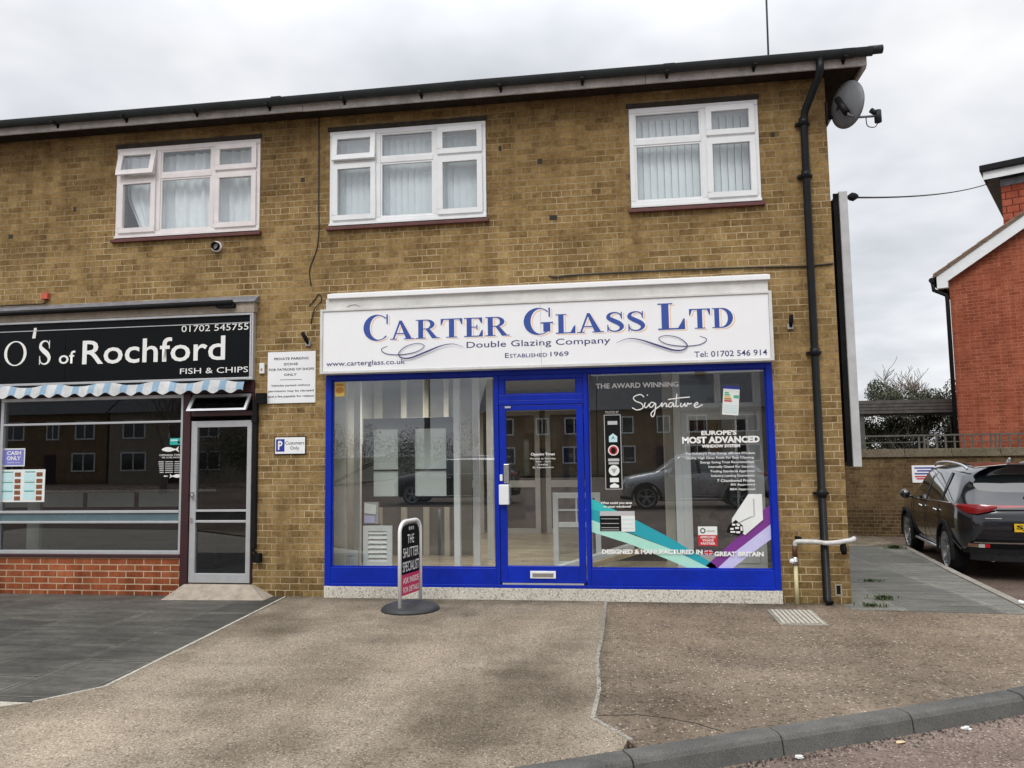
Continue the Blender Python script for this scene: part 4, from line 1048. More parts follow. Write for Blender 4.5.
# curtain-like pale strips on the back wall (wallpaper of cream boards) 
t = thing('display_board', 'cream boards in vertical strips standing behind the anthracite window', 'display board', (-2.7, 2.0, .2))
mb = MB()
for i, (a, b) in enumerate(((-3.5, -3.38), (-3.10, -3.02), (-2.78, -2.70), (-2.48, -2.41))): mb.box(a, b, 2.0, 2.05, .2, 2.65)
mb.build('strips', M['cream'], t)
mb = MB(); mb.box(-3.5, -2.1, 2.06, 2.10, .2, 2.65); mb.build('backing', M['dimboard'], t)
# louvred shutters
def shutter(x0, x1, z0, z1, y, label, mat):
    t = thing('shutter_panel', label, 'shutter', ((x0+x1)/2, y, z0))
    mb = MB(); fr(mb, x0, x1, z0, z1, .065, y, y+.04); mb.build('frame', mat, t, bevel=.004)
    mb = MB(); n = 7
    for k in range(n):
        z = z0+.075+(z1-z0-.15)*k/(n-1); mb.prism([(x0+.065, y+.003, z-.024), (x0+.065, y+.008, z-.026), (x0+.065, y+.036, z+.014), (x0+.065, y+.031, z+.016)], (x1-x0-.13, 0, 0))
    mb.build('louvres', mat, t)
    mb = MB(); mb.box(x0-.02, x1+.02, y-.02, y+.08, .2, z0); mb.build('stand', M['cream'], t)
shutter(-3.125, -2.765, .27, .755, .48, 'white louvred shutter sample in the lower left of the left pane', M['upvc'])
shutter(-3.33, -3.14, .24, .48, .36, 'small grey louvred shutter sample beside the white one', M['grey_panel'])
t = thing('leaflet_holder', 'clear leaflet holder with brochures above the white shutter sample', 'leaflet holder', (-3.05, .6, .75))
mb = MB(); mb.box(-3.14, -2.96, .56, .60, .77, 1.03); mb.build('holder', M['grey_panel'], t)
mb = MB(); mb.prism([(-3.13, .545, .90), (-2.985, .545, .885), (-2.985, .555, 1.0), (-3.13, .555, 1.02)], (0, .004, 0)); mb.build('leaflet', M['paper'], t)
mb = MB(); mb.box(-3.13, -3.0, .545, .555, .785, .87); mb.build('leaflet', M['lavender'], t)
mb = MB(); mb.box(-3.15, -2.95, .54, .62, .755, .77); mb.build('shelf', M['anthracite'], t)
mb = MB(); mb.box(-3.09, -3.05, .57, .6, .2, .755); mb.build('leg', M['upvc'], t)
t = thing('partition', 'dark grey partition standing behind the white door set in the right pane', 'partition', (.7, 1.6, .2))
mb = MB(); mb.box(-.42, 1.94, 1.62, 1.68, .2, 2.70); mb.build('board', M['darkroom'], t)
mb = MB(); mb.box(-.42, 1.94, 1.605, 1.619, .2, .30); mb.build('skirting', M['anthracite'], t)
# white door set behind the right pane
t = thing('display_door', 'large white door set with two small top lights behind the right pane', 'display door', (1.1, .8, .2))
yy = .85
mb = MB(); fr(mb, .60, 1.62, .2, 2.60, .085, yy, yy+.09); mb.box(.685, 1.535, yy+.001, yy+.089, 2.06, 2.16); mb.box(1.09, 1.16, yy+.002, yy+.088, 2.16, 2.515); mb.build('frame', M['upvc'], t, bevel=.005)
mb = MB(); fr(mb, .685, 1.535, .285, 2.06, .10, yy-.012, yy+.06); mb.build('leaf', M['upvc'], t, bevel=.005)
for a, b, c, d in ((.785, 1.435, .385, 1.96), (.685, 1.09, 2.16, 2.515), (1.16, 1.535, 2.16, 2.515)):
    g = MB(); g.face([(a, yy+.02, c), (b, yy+.02, c), (b, yy+.02, d), (a, yy+.02, d)]); g.build('pane', M['dispglass'], t)
mb = MB(); mb.box(1.30, 1.325, yy-.03, yy+.0, .40, 1.95); mb.build('glazing_bar', M['steel'], t)
post(1.66, .35, .2, 2.70, .10, 'white display post at the right edge of the right pane', M['upvc'])
post(.56, 1.3, .2, 2.70, .12, 'cream display post left of the white door set', M['cream'])
# sash window sample and profiles on the floor, seen through the door
t = thing('display_window', 'white sash window sample with small panes standing behind the blue door', 'display window', (-.6, 1.05, .2))
mb = MB(); fr(mb, -.885, -.30, .2, 1.10, .065, 1.05, 1.12); mb.box(-.82, -.365, 1.052, 1.118, .68, .74); mb.build('frame', M['upvc'], t, bevel=.004)
mb = MB(); mb.box(-.605, -.585, 1.07, 1.09, .74, 1.035); mb.box(-.82, -.365, 1.071, 1.089, .88, .90); mb.build('glazing_bars', M['upvc'], t)
g = MB(); g.face([(-.82, 1.09, .265), (-.365, 1.09, .265), (-.365, 1.09, 1.035), (-.82, 1.09, 1.035)]); g.build('pane', M['dispglass'], t)
def stick(a, b, w_, h, mat, label):
    t = thing('profile_length', label, 'profile length', a)
    d = (Vector(b)-Vector(a)); n = Vector((-d.y, d.x, 0)).normalized()*w_
    mb = MB(); mb.prism([Vector(a), Vector(a)+n, Vector(a)+n+Vector((0, 0, h)), Vector(a)+Vector((0, 0, h))], d); mb.build('bar', mat, t, bevel=.006)
    mb = MB(); q = Vector(a)-d.normalized()*.003; mb.prism([q+n*.2+Vector((0, 0, h*.2)), q+n*.8+Vector((0, 0, h*.2)), q+n*.8+Vector((0, 0, h*.8)), q+n*.2+Vector((0, 0, h*.8))], -d.normalized()*.002); mb.build('end_chamber', M['wood_red'], t)
stick((-.80, .55, .2), (.1, 1.0, .42), .09, .075, M['upvc'], 'white plastic profile length lying on the floor behind the door')
stick((-.66, .40, .2), (.2, .85, .40), .05, .06, M['mdf'], 'tan wooden length lying in front of the white profile behind the door')
# back of the shop: doors on the rear wall, downlights
def inner_door(x0, x1, label):
    t = thing('display_door', label, 'display door', ((x0+x1)/2, 4.9, .2))
    mb = MB(); fr(mb, x0, x1, .2, 2.35, .09, 4.9, 4.98); mb.box(x0+.09, x1-.09, 4.901, 4.979, 1.0, 1.12); mb.build('frame', M['grey_panel'], t, bevel=.005)
    g = MB(); g.face([(x0+.09, 4.95, .29), (x1-.09, 4.95, .29), (x1-.09, 4.95, 2.26), (x0+.09, 4.95, 2.26)]); g.build('pane', M['carglass'], t)
inner_door(-2.3, -1.45, 'grey framed glass door far back in the shop, left one seen through the blue door')
inner_door(-1.35, -.55, 'grey framed glass door far back in the shop, right one seen through the blue door')
inner_door(-3.3, -2.45, 'grey framed glass door far back in the shop beneath the anthracite window')
for i, (x, y, lab) in enumerate(((-2.62, 2.4, 'lit ceiling downlight above the anthracite display window'), (-2.28, 2.3, 'lit ceiling downlight between the white display posts'), (-.22, 1.35, 'lit ceiling downlight near the award winning lettering'), (-1.02, 1.3, 'lit ceiling downlight seen through the fanlight'))):
    t = thing('downlight', lab, 'downlight', (x, y, 2.70))
    mb = MB(); mb.lathe([(.03, 2.712), (.05, 2.712), (.05, 2.70), (.036, 2.70), (.03, 2.708)], (x, y, 0), 'Z', 20); mb.build('rim', M['upvc'], t)
    mb = MB(); mb.lathe([(.001, 2.704), (.034, 2.704), (.034, 2.706)], (x, y, 0), 'Z', 20); mb.build('bulb', M['bulb'], t)

for i, (x, y) in enumerate(((-2.62, 3.2), (-1.5, 3.0), (-1.02, 1.5), (-2.75, 1.35))):  # spots added to brighten the interior, offset from the downlight fixtures
    pl_ = bpy.data.lights.new('downlight_fill', 'SPOT'); pl_.energy = (95, 60, 45, 80)[i]; pl_.spot_size = R(165); pl_.spot_blend = .9; pl_.shadow_soft_size = .25; pl_.color = (1, .93, .82)
    po = bpy.data.objects.new('downlight_fill', pl_); C.objects.link(po); po.location = (x, y, 2.55)

# ------------------------------------------------------------------ fish shop front
mb = MB(); mb.box(-15.2, -5.175, -.03, .09, -.02, .435); mb.build('brick_plinth', M['brickRiser'], B)
mb = MB(); mb.box(-15.2, -5.17, -.055, .09, .436, .472); mb.build('plinth_sill', M['maroon'], B, bevel=.004)
mb = MB()
mb.box(-5.17, -5.075, -.045, .08, .11, 2.36); mb.box(-4.303, -4.286, -.03, .08, .11, 2.50); mb.box(-5.075, -4.303, -.03, .08, 2.085, 2.14); mb.box(-15.2, -4.303, -.03, .08, 2.36, 2.50)
mb.build('maroon_frame', M['maroon'], B, bevel=.004)
FX = [(-15.1, -12.7), (-12.65, -10.2), (-10.15, -7.66), (-7.60, -5.175)]
for i, (a, b) in enumerate(FX):
    mb = MB()
    mb.box(a, b, -.03, .05, .473, .515); mb.box(a, b, -.03, .05, 2.315, 2.355); mb.box(a, a+.04, -.028, .05, .515, 2.315); mb.box(b-.03, b, -.028, .05, .515, 2.315)
    mb.box(a+.04, b-.03, -.034, .05, .955, .985); mb.box(a+.04, b-.03, -.034, .05, .835, .862); mb.box(a+.04, b-.03, -.026, .05, 2.02, 2.045)
    Wf = mb.build('shop_window', M['alu'], B, bevel=.003)
    for c, d in ((.515, .835), (.985, 2.02), (2.045, 2.315)):
        g = MB(); g.face([(a+.04, .012, c), (b-.03, .012, c), (b-.03, .012, d), (a+.04, .012, d)]); g.build('pane', M['fishglass'], Wf)
    g = MB(); g.box(a+.04, b-.03, -.015, .03, .8625, .9545); g.build('strip_panel', M['teal_strip'], Wf)
mb = MB()
a, b = -5.068, -4.308
mb.box(a, a+.075, -.025, .03, .15, 2.03); mb.box(b-.055, b, -.025, .03, .15, 2.03); mb.box(a+.075, b-.055, -.024, .03, 1.955, 2.03); mb.box(a+.075, b-.055, -.024, .03, .15, .255)
mb.box(a+.075, b-.055, -.026, .03, .965, .99); mb.box(a+.075, b-.055, -.026, .03, .84, .868)
FD = mb.build('aluminium_door', M['alu'], B, bevel=.003)
g = MB(); g.face([(a+.075, .005, .255), (b-.055, .005, .255), (b-.055, .005, 1.955), (a+.075, .005, 1.955)]); g.build('pane', M['fishglass'], FD)
g = MB(); g.box(a+.075, b-.055, -.012, .004, .869, .964); g.build('kick_panel', M['matblack'], FD)
k = MB(); k.box(-5.045, -5.02, -.06, -.025, 1.12, 1.2); k.tube([(-5.035, -.06, 1.16), (-5.0, -.075, 1.16)], .012, 8); k.build('handle', M['steel'], FD)
k = MB(); k.box(-5.05, -5.03, -.04, -.025, .84, .9); k.build('lock', M['steel'], FD)
# hopper fanlight tilted out over the door
mb = MB(); tl_ = .14
v = lambda x, z, y: (x, -.03 - tl_*(2.34-z)/.2*1.0 + y, z)
def tb(mb, xa, xb, za, zb):
    p = [v(xx, zz_, yy_) for yy_ in (0, .035) for zz_ in (za, zb) for xx in (xa, xb)]
    for q in ((0, 1, 3, 2), (4, 6, 7, 5), (0, 4, 5, 1), (2, 3, 7, 6), (0, 2, 6, 4), (1, 5, 7, 3)): mb.face([p[k] for k in q])
tb(mb, -5.06, -4.32, 2.145, 2.17); tb(mb, -5.06, -4.32, 2.31, 2.345); tb(mb, -5.06, -5.02, 2.17, 2.31); tb(mb, -4.35, -4.32, 2.17, 2.31)
fh = mb.build('fanlight', M['alu'], B)
g = MB(); g.face([v(-5.02, 2.17, .015), v(-4.35, 2.17, .015), v(-4.35, 2.31, .015), v(-5.02, 2.31, .015)]); g.build('pane', M['fishglass'], fh)
# awning guide rail and box on the right of the door
mb = MB(); mb.box(-4.283, -4.235, -.055, .0, .55, 2.26); mb.box(-4.29, -4.23, -.075, .0, 2.0, 2.06); g_ = mb.build('guide_rail', M['black'], B)
k = MB(); k.box(-4.245, -4.165, -.08, .0, .39, .49); k.tube([(-4.26, -.03, .62), (-4.25, -.04, .52), (-4.22, -.04, .49)], .014, 8); k.build('rail_box', M['matblack'], g_)
k = MB(); k.box(-4.235, -4.125, -.09, .0, 2.22, 2.34); k.build('awning_bracket', M['matblack'], g_)
# flashing, pale board above the sign
mb = MB(); mb.prism([(-15.3, -.115, 3.425), (-15.3, -.095, 3.455), (-15.3, -.003, 3.515), (-15.3, -.003, 3.425)], (11.05, 0, 0)); mb.build('lead_flashing', M['lead'], B)
mb = MB(); mb.box(-15.25, -4.27, -.085, -.002, 3.305, 3.424); mb.build('sign_board', M['stone'], B)
# sign
S2 = thing('shop_sign', 'long gloss black fascia sign with white lettering in a silver frame', 'shop sign', (-8, -.06, 2.5))
mb = MB(); mb.box(-15.2, -6.74, -.05, .0, 2.535, 3.275); mb.box(-6.736, -4.33, -.05, .0, 2.535, 3.275); mb.build('sign_panel', M['signblack'], S2)
mb = MB(); mb.box(-15.25, -4.285, -.075, -.0, 3.275, 3.304); mb.box(-15.25, -4.285, -.075, 0, 2.503, 2.535); mb.box(-4.33, -4.31, -.07, 0, 2.535, 3.275); mb.box(-4.303, -4.285, -.074, 0, 2.535, 3.275); mb.build('sign_frame', M['alu'], S2, bevel=.003)
k = MB(); k.box(-15.2, -4.33, -.057, -.051, 3.183, 3.192); k.build('trim_line', M['alu'], S2)
for ch, x0, x1 in (('K', -8.0, -7.63), ('O', -7.572, -7.262), ('S', -7.105, -6.925)): polys(word(ch, x0, x1, 2.765, 3.065), -.0535, W_, 'name_lettering', S2, step=2e-6)
polys([[(-7.195, 3.095), (-7.15, 3.095), (-7.135, 3.225), (-7.175, 3.225)]], -.0535, W_, 'apostrophe', S2)
text('of', -6.82, -6.60, 2.765, 2.925, -.0535, W_, S2, bold=.01)
text('Rochford', -6.505, -4.645, 2.748, 3.045, -.0535, W_, S2, bold=.010)
text('01702 545755', -5.205, -4.352, 3.10, 3.178, -.0585, W_, S2)
text('FISH & CHIPS', -5.215, -4.352, 2.595, 2.662, -.0535, W_, S2)
# awning: roller tube, arm and striped valance
A = thing('awning', 'rolled shop awning with a scalloped blue and white striped valance', 'awning', (-8, -.15, 2.3))
mb = MB(); mb.tube([(-15.2, -.14, 3.375), (-4.52, -.14, 3.415)], .032, 10); mb.build('roller_bar', M['black'], A)
k = MB(); k.box(-4.72, -4.50, -.15, -.085, 3.36, 3.405); k.build('roller_end', M['matblack'], A)
sw = .147; x = -4.345; i = 0
vm_ = MB(); per = .21; prev = None
def bot(xx): return 2.362 + .022*math.cos(2*math.pi*(xx+4.345+.042)/per)
def vcol(xx):
    y_ = -.20 - .012*math.sin(xx*9)
    return [vm_.bm.verts.new((xx, y_, bot(xx))), vm_.bm.verts.new((xx, y_+.02, 2.44)), vm_.bm.verts.new((xx, y_+.05, 2.50))]
prev = vcol(x)
while x > -11.5:
    wdt = .085 if i % 2 == 0 else .125
    for k in range(5):
        cur = vcol(x-wdt*(k+1)/5)
        for r_ in range(2):
            f = vm_.bm.faces.new((prev[r_], cur[r_], cur[r_+1], prev[r_+1])); f.material_index = i % 2; f.smooth = True
        prev = cur
    x -= wdt; i += 1
vm_.build('valance', [M['aw_blue'], M['aw_white']], A)
mb = MB(); mb.box(-11.5, -4.33, -.155, -.035, 2.475, 2.50); mb.build('front_bar', M['matblack'], A)
# window cards
t = thing('window_card', 'blue and violet cash only card in the fish shop window', 'sticker', (-7.43, 0, 1.53))
polys([rect(-7.575, 1.525, -7.275, 1.745)], .006, M['paper'], 'card', t); polys([rect(-7.56, 1.54, -7.29, 1.73)], .0045, M['violet'], 'card_print', t)
text('CASH', -7.52, -7.33, 1.665, 1.712, .003, W_, t, bold=.03); text('ONLY', -7.52, -7.33, 1.60, 1.648, .003, W_, t, bold=.03); text('thank you', -7.51, -7.34, 1.56, 1.582, .003, W_, t)
t = thing('menu_poster', 'white two column menu poster with food pictures low in the fish shop window', 'poster', (-7.28, 0, 1.09))
polys([rect(-7.60, 1.09, -6.99, 1.485)], .006, M['paper'], 'sheet', t)
for cx in (-7.57, -7.275):
    polys([rect(cx, z, cx+.15, z+.085) for z in (1.12, 1.23, 1.35)], .0045, M['palecyan'], 'price_block', t)
    polys([rect(cx+.01, z, cx+.15, z+.012) for z in (1.215, 1.325, 1.45)], .003, M['tealprint'], 'price_heading', t)
    polys([rect(cx+.17, z, cx+.25, z+.05) for z in (1.11, 1.18, 1.25, 1.32, 1.40)], .0035, M['brownprint'], 'food_picture', t)
t = thing('window_lettering', 'white fish emblem and opening times lettering on the fish shop window', 'lettering', (-5.33, 0, 1.36))
def fish(cx, cz, s_, flip=1):
    return [[(cx+flip*s_*a, cz+s_*b) for a, b in p] for p in ([(-1, 0), (-.8, .16), (-.4, .27), (0, .24), (.4, .1), (.6, .06), (.6, -.05), (.4, -.1), (0, -.22), (-.4, -.22), (-.8, -.12)], [(.58, .06), (.95, .34), (.85, 0), (.98, -.3), (.58, -.05)])]
polys(fish(-5.35, 1.70, .115), .005, W_, 'fish_emblem', t); polys(fish(-5.27, 1.385, .085, -1), .005, W_, 'fish_emblem', t); polys(fish(-5.40, 1.385, .03, 1), .005, W_, 'fish_emblem', t)
text('FRIERS OF ROCHFORD', -5.49, -5.20, 1.638, 1.655, .005, W_, t) if False else None
text('OPENING TIMES', -5.49, -5.20, 1.625, 1.645, .005, W_, t, bold=.01); text('TEL 01702 545755', -5.46, -5.22, 1.597, 1.615, .005, W_, t, bold=.01)
polys([rect(-5.50+.004*k, z, -5.43, z+.012) for k, z in enumerate((1.55, 1.525, 1.50, 1.475, 1.45, 1.425))] + [rect(-5.41, z, -5.31, z+.010) for z in (1.55, 1.525, 1.50, 1.475, 1.45, 1.425)] + [rect(-5.29, z, -5.20, z+.010) for z in (1.55, 1.525, 1.50, 1.475, 1.45, 1.425)], .005, GY, 'times_table', t)
t = thing('hygiene_sticker', 'small green hygiene sticker at the right edge of the fish shop window', 'sticker', (-5.28, 0, 1.75))
polys([rect(-5.36, 1.755, -5.215, 1.835)], .006, M['tealprint'], 'sticker_sheet', t); polys([ellipse(-5.245, 1.785, .016, .016)], .0045, M['matblack'], 'sticker_print', t); polys([rect(-5.35, 1.80, -5.26, 1.82)], .0045, M['palecyan'], 'sticker_print', t)
# counter inside
t = thing('shop_counter', 'long counter with pale panels inside the fish shop', 'counter', (-7.5, 1.0, .15))
mb = MB(); mb.box(-14, -5.3, 1.0, 1.7, .15, .95); mb.build('counter_body', M['matblack'], t)
x = -13.9
while x < -5.9:
    k = MB(); k.box(x, x+.68, .985, .999, .96, 1.15); k.build('counter_panel', M['grey_panel'], t); x += .75
mb = MB(); mb.box(-14, -5.3, .98, 1.7, 1.155, 1.185); mb.build('counter_top', M['steel'], t)
t = thing('pillar_panel', 'pale upright panel behind the menu poster in the fish shop', 'panel', (-7.45, .5, .15)); mb = MB(); mb.box(-7.63, -7.45, .5, .56, .15, 1.12); mb.build('panel', M['grey_panel'], t, bevel=.004)
mb = MB(); mb.box(-7.66, -7.42, .48, .58, .15, .19); mb.build('foot', M['grey_panel'], t)

for x, z, w_, h_ in ((-.86, 4.93, .05, .06), (-.72, 4.26, .085, .055), (-3.72, 4.90, .05, .05), (-6.72, 4.72, .035, .06), (-7.6, 4.42, .06, .05), (-1.32, 5.12, .035, .055), (1.72, 5.05, .04, .05)):
    k = MB(); k.box(x-w_/2, x+w_/2, -.0035, .002, z-h_/2, z+h_/2); k.build('patched_hole', M['lintel'], B)
# ------------------------------------------------------------------ small things on the wall
t = thing('parking_sign', 'white private parking notice on the brick pier between the shops', 'sign', (-3.83, 0, 2.22))
mb = MB(); mb.box(-4.125, -3.535, -.014, -.0, 2.22, 2.825); mb.build('sign_plate', M['white'], t)
K_ = M['matblack']
for body, x0, x1, z0, z1 in (('PRIVATE PARKING', -4.045, -3.62, 2.728, 2.758), ('ZONE', -3.93, -3.75, 2.665, 2.692), ('FOR PATRONS OF SHOPS', -4.11, -3.55, 2.602, 2.63), ('ONLY', -3.92, -3.765, 2.54, 2.568), ('Vehicles parked without', -4.08, -3.60, 2.41, 2.44), ('permission may be clamped', -4.115, -3.555, 2.345, 2.375), ('and a fee payable for release', -4.115, -3.55, 2.282, 2.312)):
    text(body, x0, x1, z0, z1, -.0155, K_, t, bold=.012)
polys([rect(-3.97, 2.492, -3.70, 2.497)], -.0155, K_, 'rule_line', t)
t = thing('parking_sign', 'small white customers only sign with a blue parking square on the brick pier', 'sign', (-3.83, 0, 1.62))
mb = MB(); mb.box(-4.03, -3.645, -.010, 0, 1.62, 1.83); mb.build('sign_edge', M['matblack'], t); mb = MB(); mb.box(-4.02, -3.655, -.013, -.0105, 1.63, 1.82); mb.build('sign_plate', M['white'], t)
polys([rect(-4.01, 1.655, -3.905, 1.80)], -.014, M['p_blue'], 'parking_square', t); text('P', -3.985, -3.93, 1.675, 1.78, -.0155, W_, t, bold=.03)
text('Customers', -3.895, -3.665, 1.735, 1.775, -.0145, K_, t); text('Only', -3.835, -3.725, 1.665, 1.715, -.0145, K_, t)
t = thing('junction_box', 'tiny white switch box beside the private parking notice', 'switch box', (-4.195, 0, 2.57)); mb = MB(); mb.box(-4.225, -4.165, -.03, 0, 2.575, 2.70); mb.build('box', M['upvc'], t, bevel=.005); mb = MB(); mb.box(-4.205, -4.185, -.034, -.031, 2.61, 2.635); mb.build('switch', M['redbox'], t)
def wall_lamp(x, z, lean, label):
    t = thing('wall_lamp', label, 'wall lamp', (x, 0, z)); mb = MB(); mb.box(x-.025, x+.035, -.03, 0, z-.075, z-.015); mb.build('back_plate', M['grey_panel'], t, bevel=.005)
    mb = MB(); mb.tube([(x+.01, -.03, z-.05), (x+.005, -.06, z-.01), (x-lean, -.075, z+.075)], .024, 10, rr=[.012, .024, .022]); mb.build('lamp_head', M['matblack'], t)
wall_lamp(-3.635, 2.96, .04, 'little black wall lamp left of the white sign box')
wall_lamp(1.80, 2.955, -.012, 'little black wall lamp right of the white sign box')
t = thing('flue_vent', 'round black vent pipe under the left upstairs window', 'vent', (-4.80, 0, 4.14)); mb = MB(); mb.lathe([(.045, 0), (.066, 0), (.066, -.03), (.052, -.03), (.045, -.02)], (-4.80, 0, 4.135), 'Y', 24); mb.build('collar', M['upvc_pink'], t); mb = MB(); mb.lathe([(.03, -.005), (.048, -.005), (.048, -.07), (.04, -.07), (.038, -.012)], (-4.80, 0, 4.135), 'Y', 24); mb.build('pipe', M['matblack'], t)
t = thing('alarm_box', 'small red electrical box above the black fish shop sign', 'electrical box', (-7.06, 0, 3.58)); mb = MB(); mb.box(-7.105, -7.015, -.05, 0, 3.585, 3.665); mb.build('box', M['redbox'], t, bevel=.006); mb = MB(); mb.tube([(-7.04, -.02, 3.585), (-7.05, -.03, 3.545), (-7.09, -.02, 3.53), (-7.4, -.02, 3.53), (-8.5, -.02, 3.525)], .009, 6); mb.build('cable', M['cable'], t)
def cable(label, pts, r=.008):
    mb = MB(); mb.tube(spline(pts, 4), r, 6); tag(mb.build('wall_cable', M['cable']), label, 'cable')
cable('black cable along the brickwork above the white sign box', [(-.78, -.012, 3.585), (-.68, -.012, 3.565), (-.5, -.012, 3.582), (.4, -.013, 3.585), (1.2, -.014, 3.577), (1.95, -.012, 3.56), (2.1, -.012, 3.565), (2.28, -.012, 3.575)], .009)
cable('thin dark cable running down from the eaves left of the middle upstairs window', [(-3.52, -.01, 5.65), (-3.515, -.01, 4.6), (-3.51, -.01, 4.25), (-3.54, -.01, 4.02), (-3.62, -.01, 3.80), (-3.60, -.01, 3.6)], .006)
cable('short dark cable loop beside the left end of the white sign box', [(-3.62, -.01, 3.36), (-3.55, -.01, 3.44), (-3.5, -.01, 3.5), (-3.47, -.01, 3.42), (-3.55, -.02, 3.32), (-3.60, -.01, 3.15)], .006)
# a few spalled bricks and holes in the brickwork are modelled as shallow recess plugs
# gas pipe
t = thing('gas_pipe', 'yellow gas pipe rising to a white wrapped pipe along the wall foot', 'gas pipe', (1.74, -.06, 0))
mb = MB(); mb.tube([(1.735, -.07, -.01), (1.735, -.07, .40)], .021, 12); mb.build('riser_pipe', M['gasyellow'], t)
mb = MB(); mb.tube([(1.735, -.07, .40), (1.735, -.07, .49)], .028, 12); mb.tube([(1.735, -.07, .43), (1.735, -.07, .45)], .035, 12); mb.build('valve', M['steel'], t)
mb = MB(); mb.lathe([(.001, -.135), (.02, -.13), (.028, -.11), (.02, -.09), (.001, -.085)], (1.695, 0, .445), 'Y', 16); mb.build('tap_knob', M['upvc'], t)
mb = MB(); mb.tube([(1.735, -.075, .49), (1.73, -.08, .55), (1.735, -.085, .60)], .026, 10); mb.build('union', M['wood_red'], t)
pp = [(1.735, -.09, .60), (1.745, -.10, .64), (1.80, -.13, .648), (1.95, -.145, .645), (2.03, -.15, .635), (2.14, -.14, .64), (2.22, -.12, .652), (2.27, -.10, .655), (2.33, -.03, .66), (2.36, .06, .66)]
mb = MB(); mb.tube(spline(pp, 3), .024, 10); mb.build('wrapped_pipe', M['wrap'], t)
mb = MB(); mb.tube([(2.21, -.10, .64), (2.205, -.11, .58), (2.215, -.10, .52)], .03, 10, rr=[.022, .034, .026]); mb.build('meter_tap', M['matblack'], t)
mb = MB(); mb.box(1.755, 1.80, -.11, 0, .66, .69); mb.build('pipe_clip', M['matblack'], t)
t = thing('air_brick', 'small vent plate at the foot of the wall right of the downpipe', 'vent', (2.18, 0, .1)); mb = MB(); fr(mb, 2.13, 2.20, .08, .20, .015, -.008, .002); mb.build('plate', M['stone'], t); mb = MB(); mb.box(2.145, 2.185, -.004, .002, .095, .185); mb.build('opening', M['matblack'], t)

# aerial, dish, hoarding, overhead wire
mb = MB(); mb.tube([(2.20, 2.5, 6.0), (2.215, 2.5, 7.3), (2.23, 2.5, 8.9)], .014, 8); mb.tube([(2.17, 2.5, 6.02), (2.17, 2.5, 6.7)], .02, 8); tag(mb.build('aerial_mast', M['gutter']), 'thin dark aerial mast standing on the roof near the right end', 'aerial')
t = thing('satellite_dish', 'grey satellite dish on a bracket at the right corner of the block', 'satellite dish', (2.29, .05, 5.15))
nrm = Vector((.88, .42, -.10)).normalized(); cen = Vector((2.47, -.16, 5.26)); ux = Vector((0, 0, 1)).cross(nrm).normalized(); uy = nrm.cross(ux)
tiltr = R(-34); ux, uy = ux*math.cos(tiltr)+uy*math.sin(tiltr), uy*math.cos(tiltr)-ux*math.sin(tiltr)
mb = MB(); rg = []
for i in range(7):
    rr_ = i/6; rg.append([mb.bm.verts.new(cen + ux*(.235*rr_*math.cos(2*math.pi*k/36)) + uy*(.29*rr_*math.sin(2*math.pi*k/36)) + nrm*(.07*rr_*rr_-.07)) for k in range(36)])
for i in range(7):
    rr_ = 1-i/6; rg.append([mb.bm.verts.new(cen + ux*(.235*rr_*math.cos(2*math.pi*k/36)) + uy*(.29*rr_*math.sin(2*math.pi*k/36)) + nrm*(.07*rr_*rr_-.078)) for k in range(36)])
for a, b in zip(rg, rg[1:]):
    for k in range(36):
        f = mb.bm.faces.new((a[k], a[(k+1) % 36], b[(k+1) % 36], b[k])); f.smooth = True
mb.build('reflector', M['dish'], t)
low = cen - uy*.24 - nrm*.05; lnb = cen - uy*.22 + nrm*.27 + Vector((.0, 0, .06))
mb = MB(); mb.tube([cen-nrm*.08-uy*.1, low-nrm*.04, low+nrm*.06, lnb], .013, 8); mb.build('arm', M['dish'], t)
mb = MB(); mb.tube([lnb+Vector((0, 0, .03)), lnb - nrm*.06+Vector((0, 0, .05))], .028, 12); mb.tube([lnb+Vector((.02, 0, .06)), lnb+Vector((.02, 0, -.07))], .036, 10); mb.build('receiver', M['gutter'], t)
mb = MB(); mb.tube(spline([lnb+Vector((.02, 0, -.07)), lnb+Vector((-.02, 0, -.12)), lnb+Vector((-.09, 0, -.10)), lnb+Vector((-.10, 0, -.01))], 4), .005, 6); mb.build('receiver_cable', M['cable'], t)
mb = MB(); mb.tube([(2.29, .05, 5.22), (2.38, .0, 5.20), cen-nrm*.09-uy*.02], .022, 8); mb.tube([cen-nrm*.10+uy*.07, cen-nrm*.10-uy*.20], .035, 8); mb.box(2.28, 2.31, .0, .12, 5.12, 5.38); mb.build('mount', M['black'], t)
t = thing('hoarding', 'tall grey edged advertising hoarding seen end on along the side wall', 'hoarding', (2.45, 3, 1.4))
mb = MB(); mb.box(2.42, 2.51, .15, 6.4, 1.40, 4.42); mb.build('board', M['hoard'], t, bevel=.008)
mb = MB(); mb.box(2.512, 2.52, .3, 6.25, 1.55, 4.27); mb.build('poster_face', M['paper'], t)
for y in (.35, 2.3, 4.3, 6.1):
    k = MB(); k.box(2.291, 2.418, y, y+.08, 1.45, 4.38); k.build('batten', M['matblack'], t)
mb = MB(); mb.box(2.362, 2.417, .165, .18, 1.41, 4.40); mb.build('back_frame', M['matblack'], t)
t = thing('overhead_wire', 'dark overhead wire from the hoarding top to the red brick house', 'wire', (2.5, .2, 4.3))
p0, p1 = Vector((2.52, .2, 4.36)), Vector((8.62, 10.3, 7.70))
mb = MB(); mb.tube([p0 + (p1-p0)*s_ - Vector((0, 0, .10*4*s_*(1-s_))) for s_ in [i/20 for i in range(21)]], .011, 6); mb.build('wire_span', M['cable'], t)
mb = MB(); q = p0+(p1-p0)*.018; mb.tube([p0, q, q+(p1-p0)*.012], .03, 8, rr=[.012, .05, .03]); mb.build('insulator', M['matblack'], t)

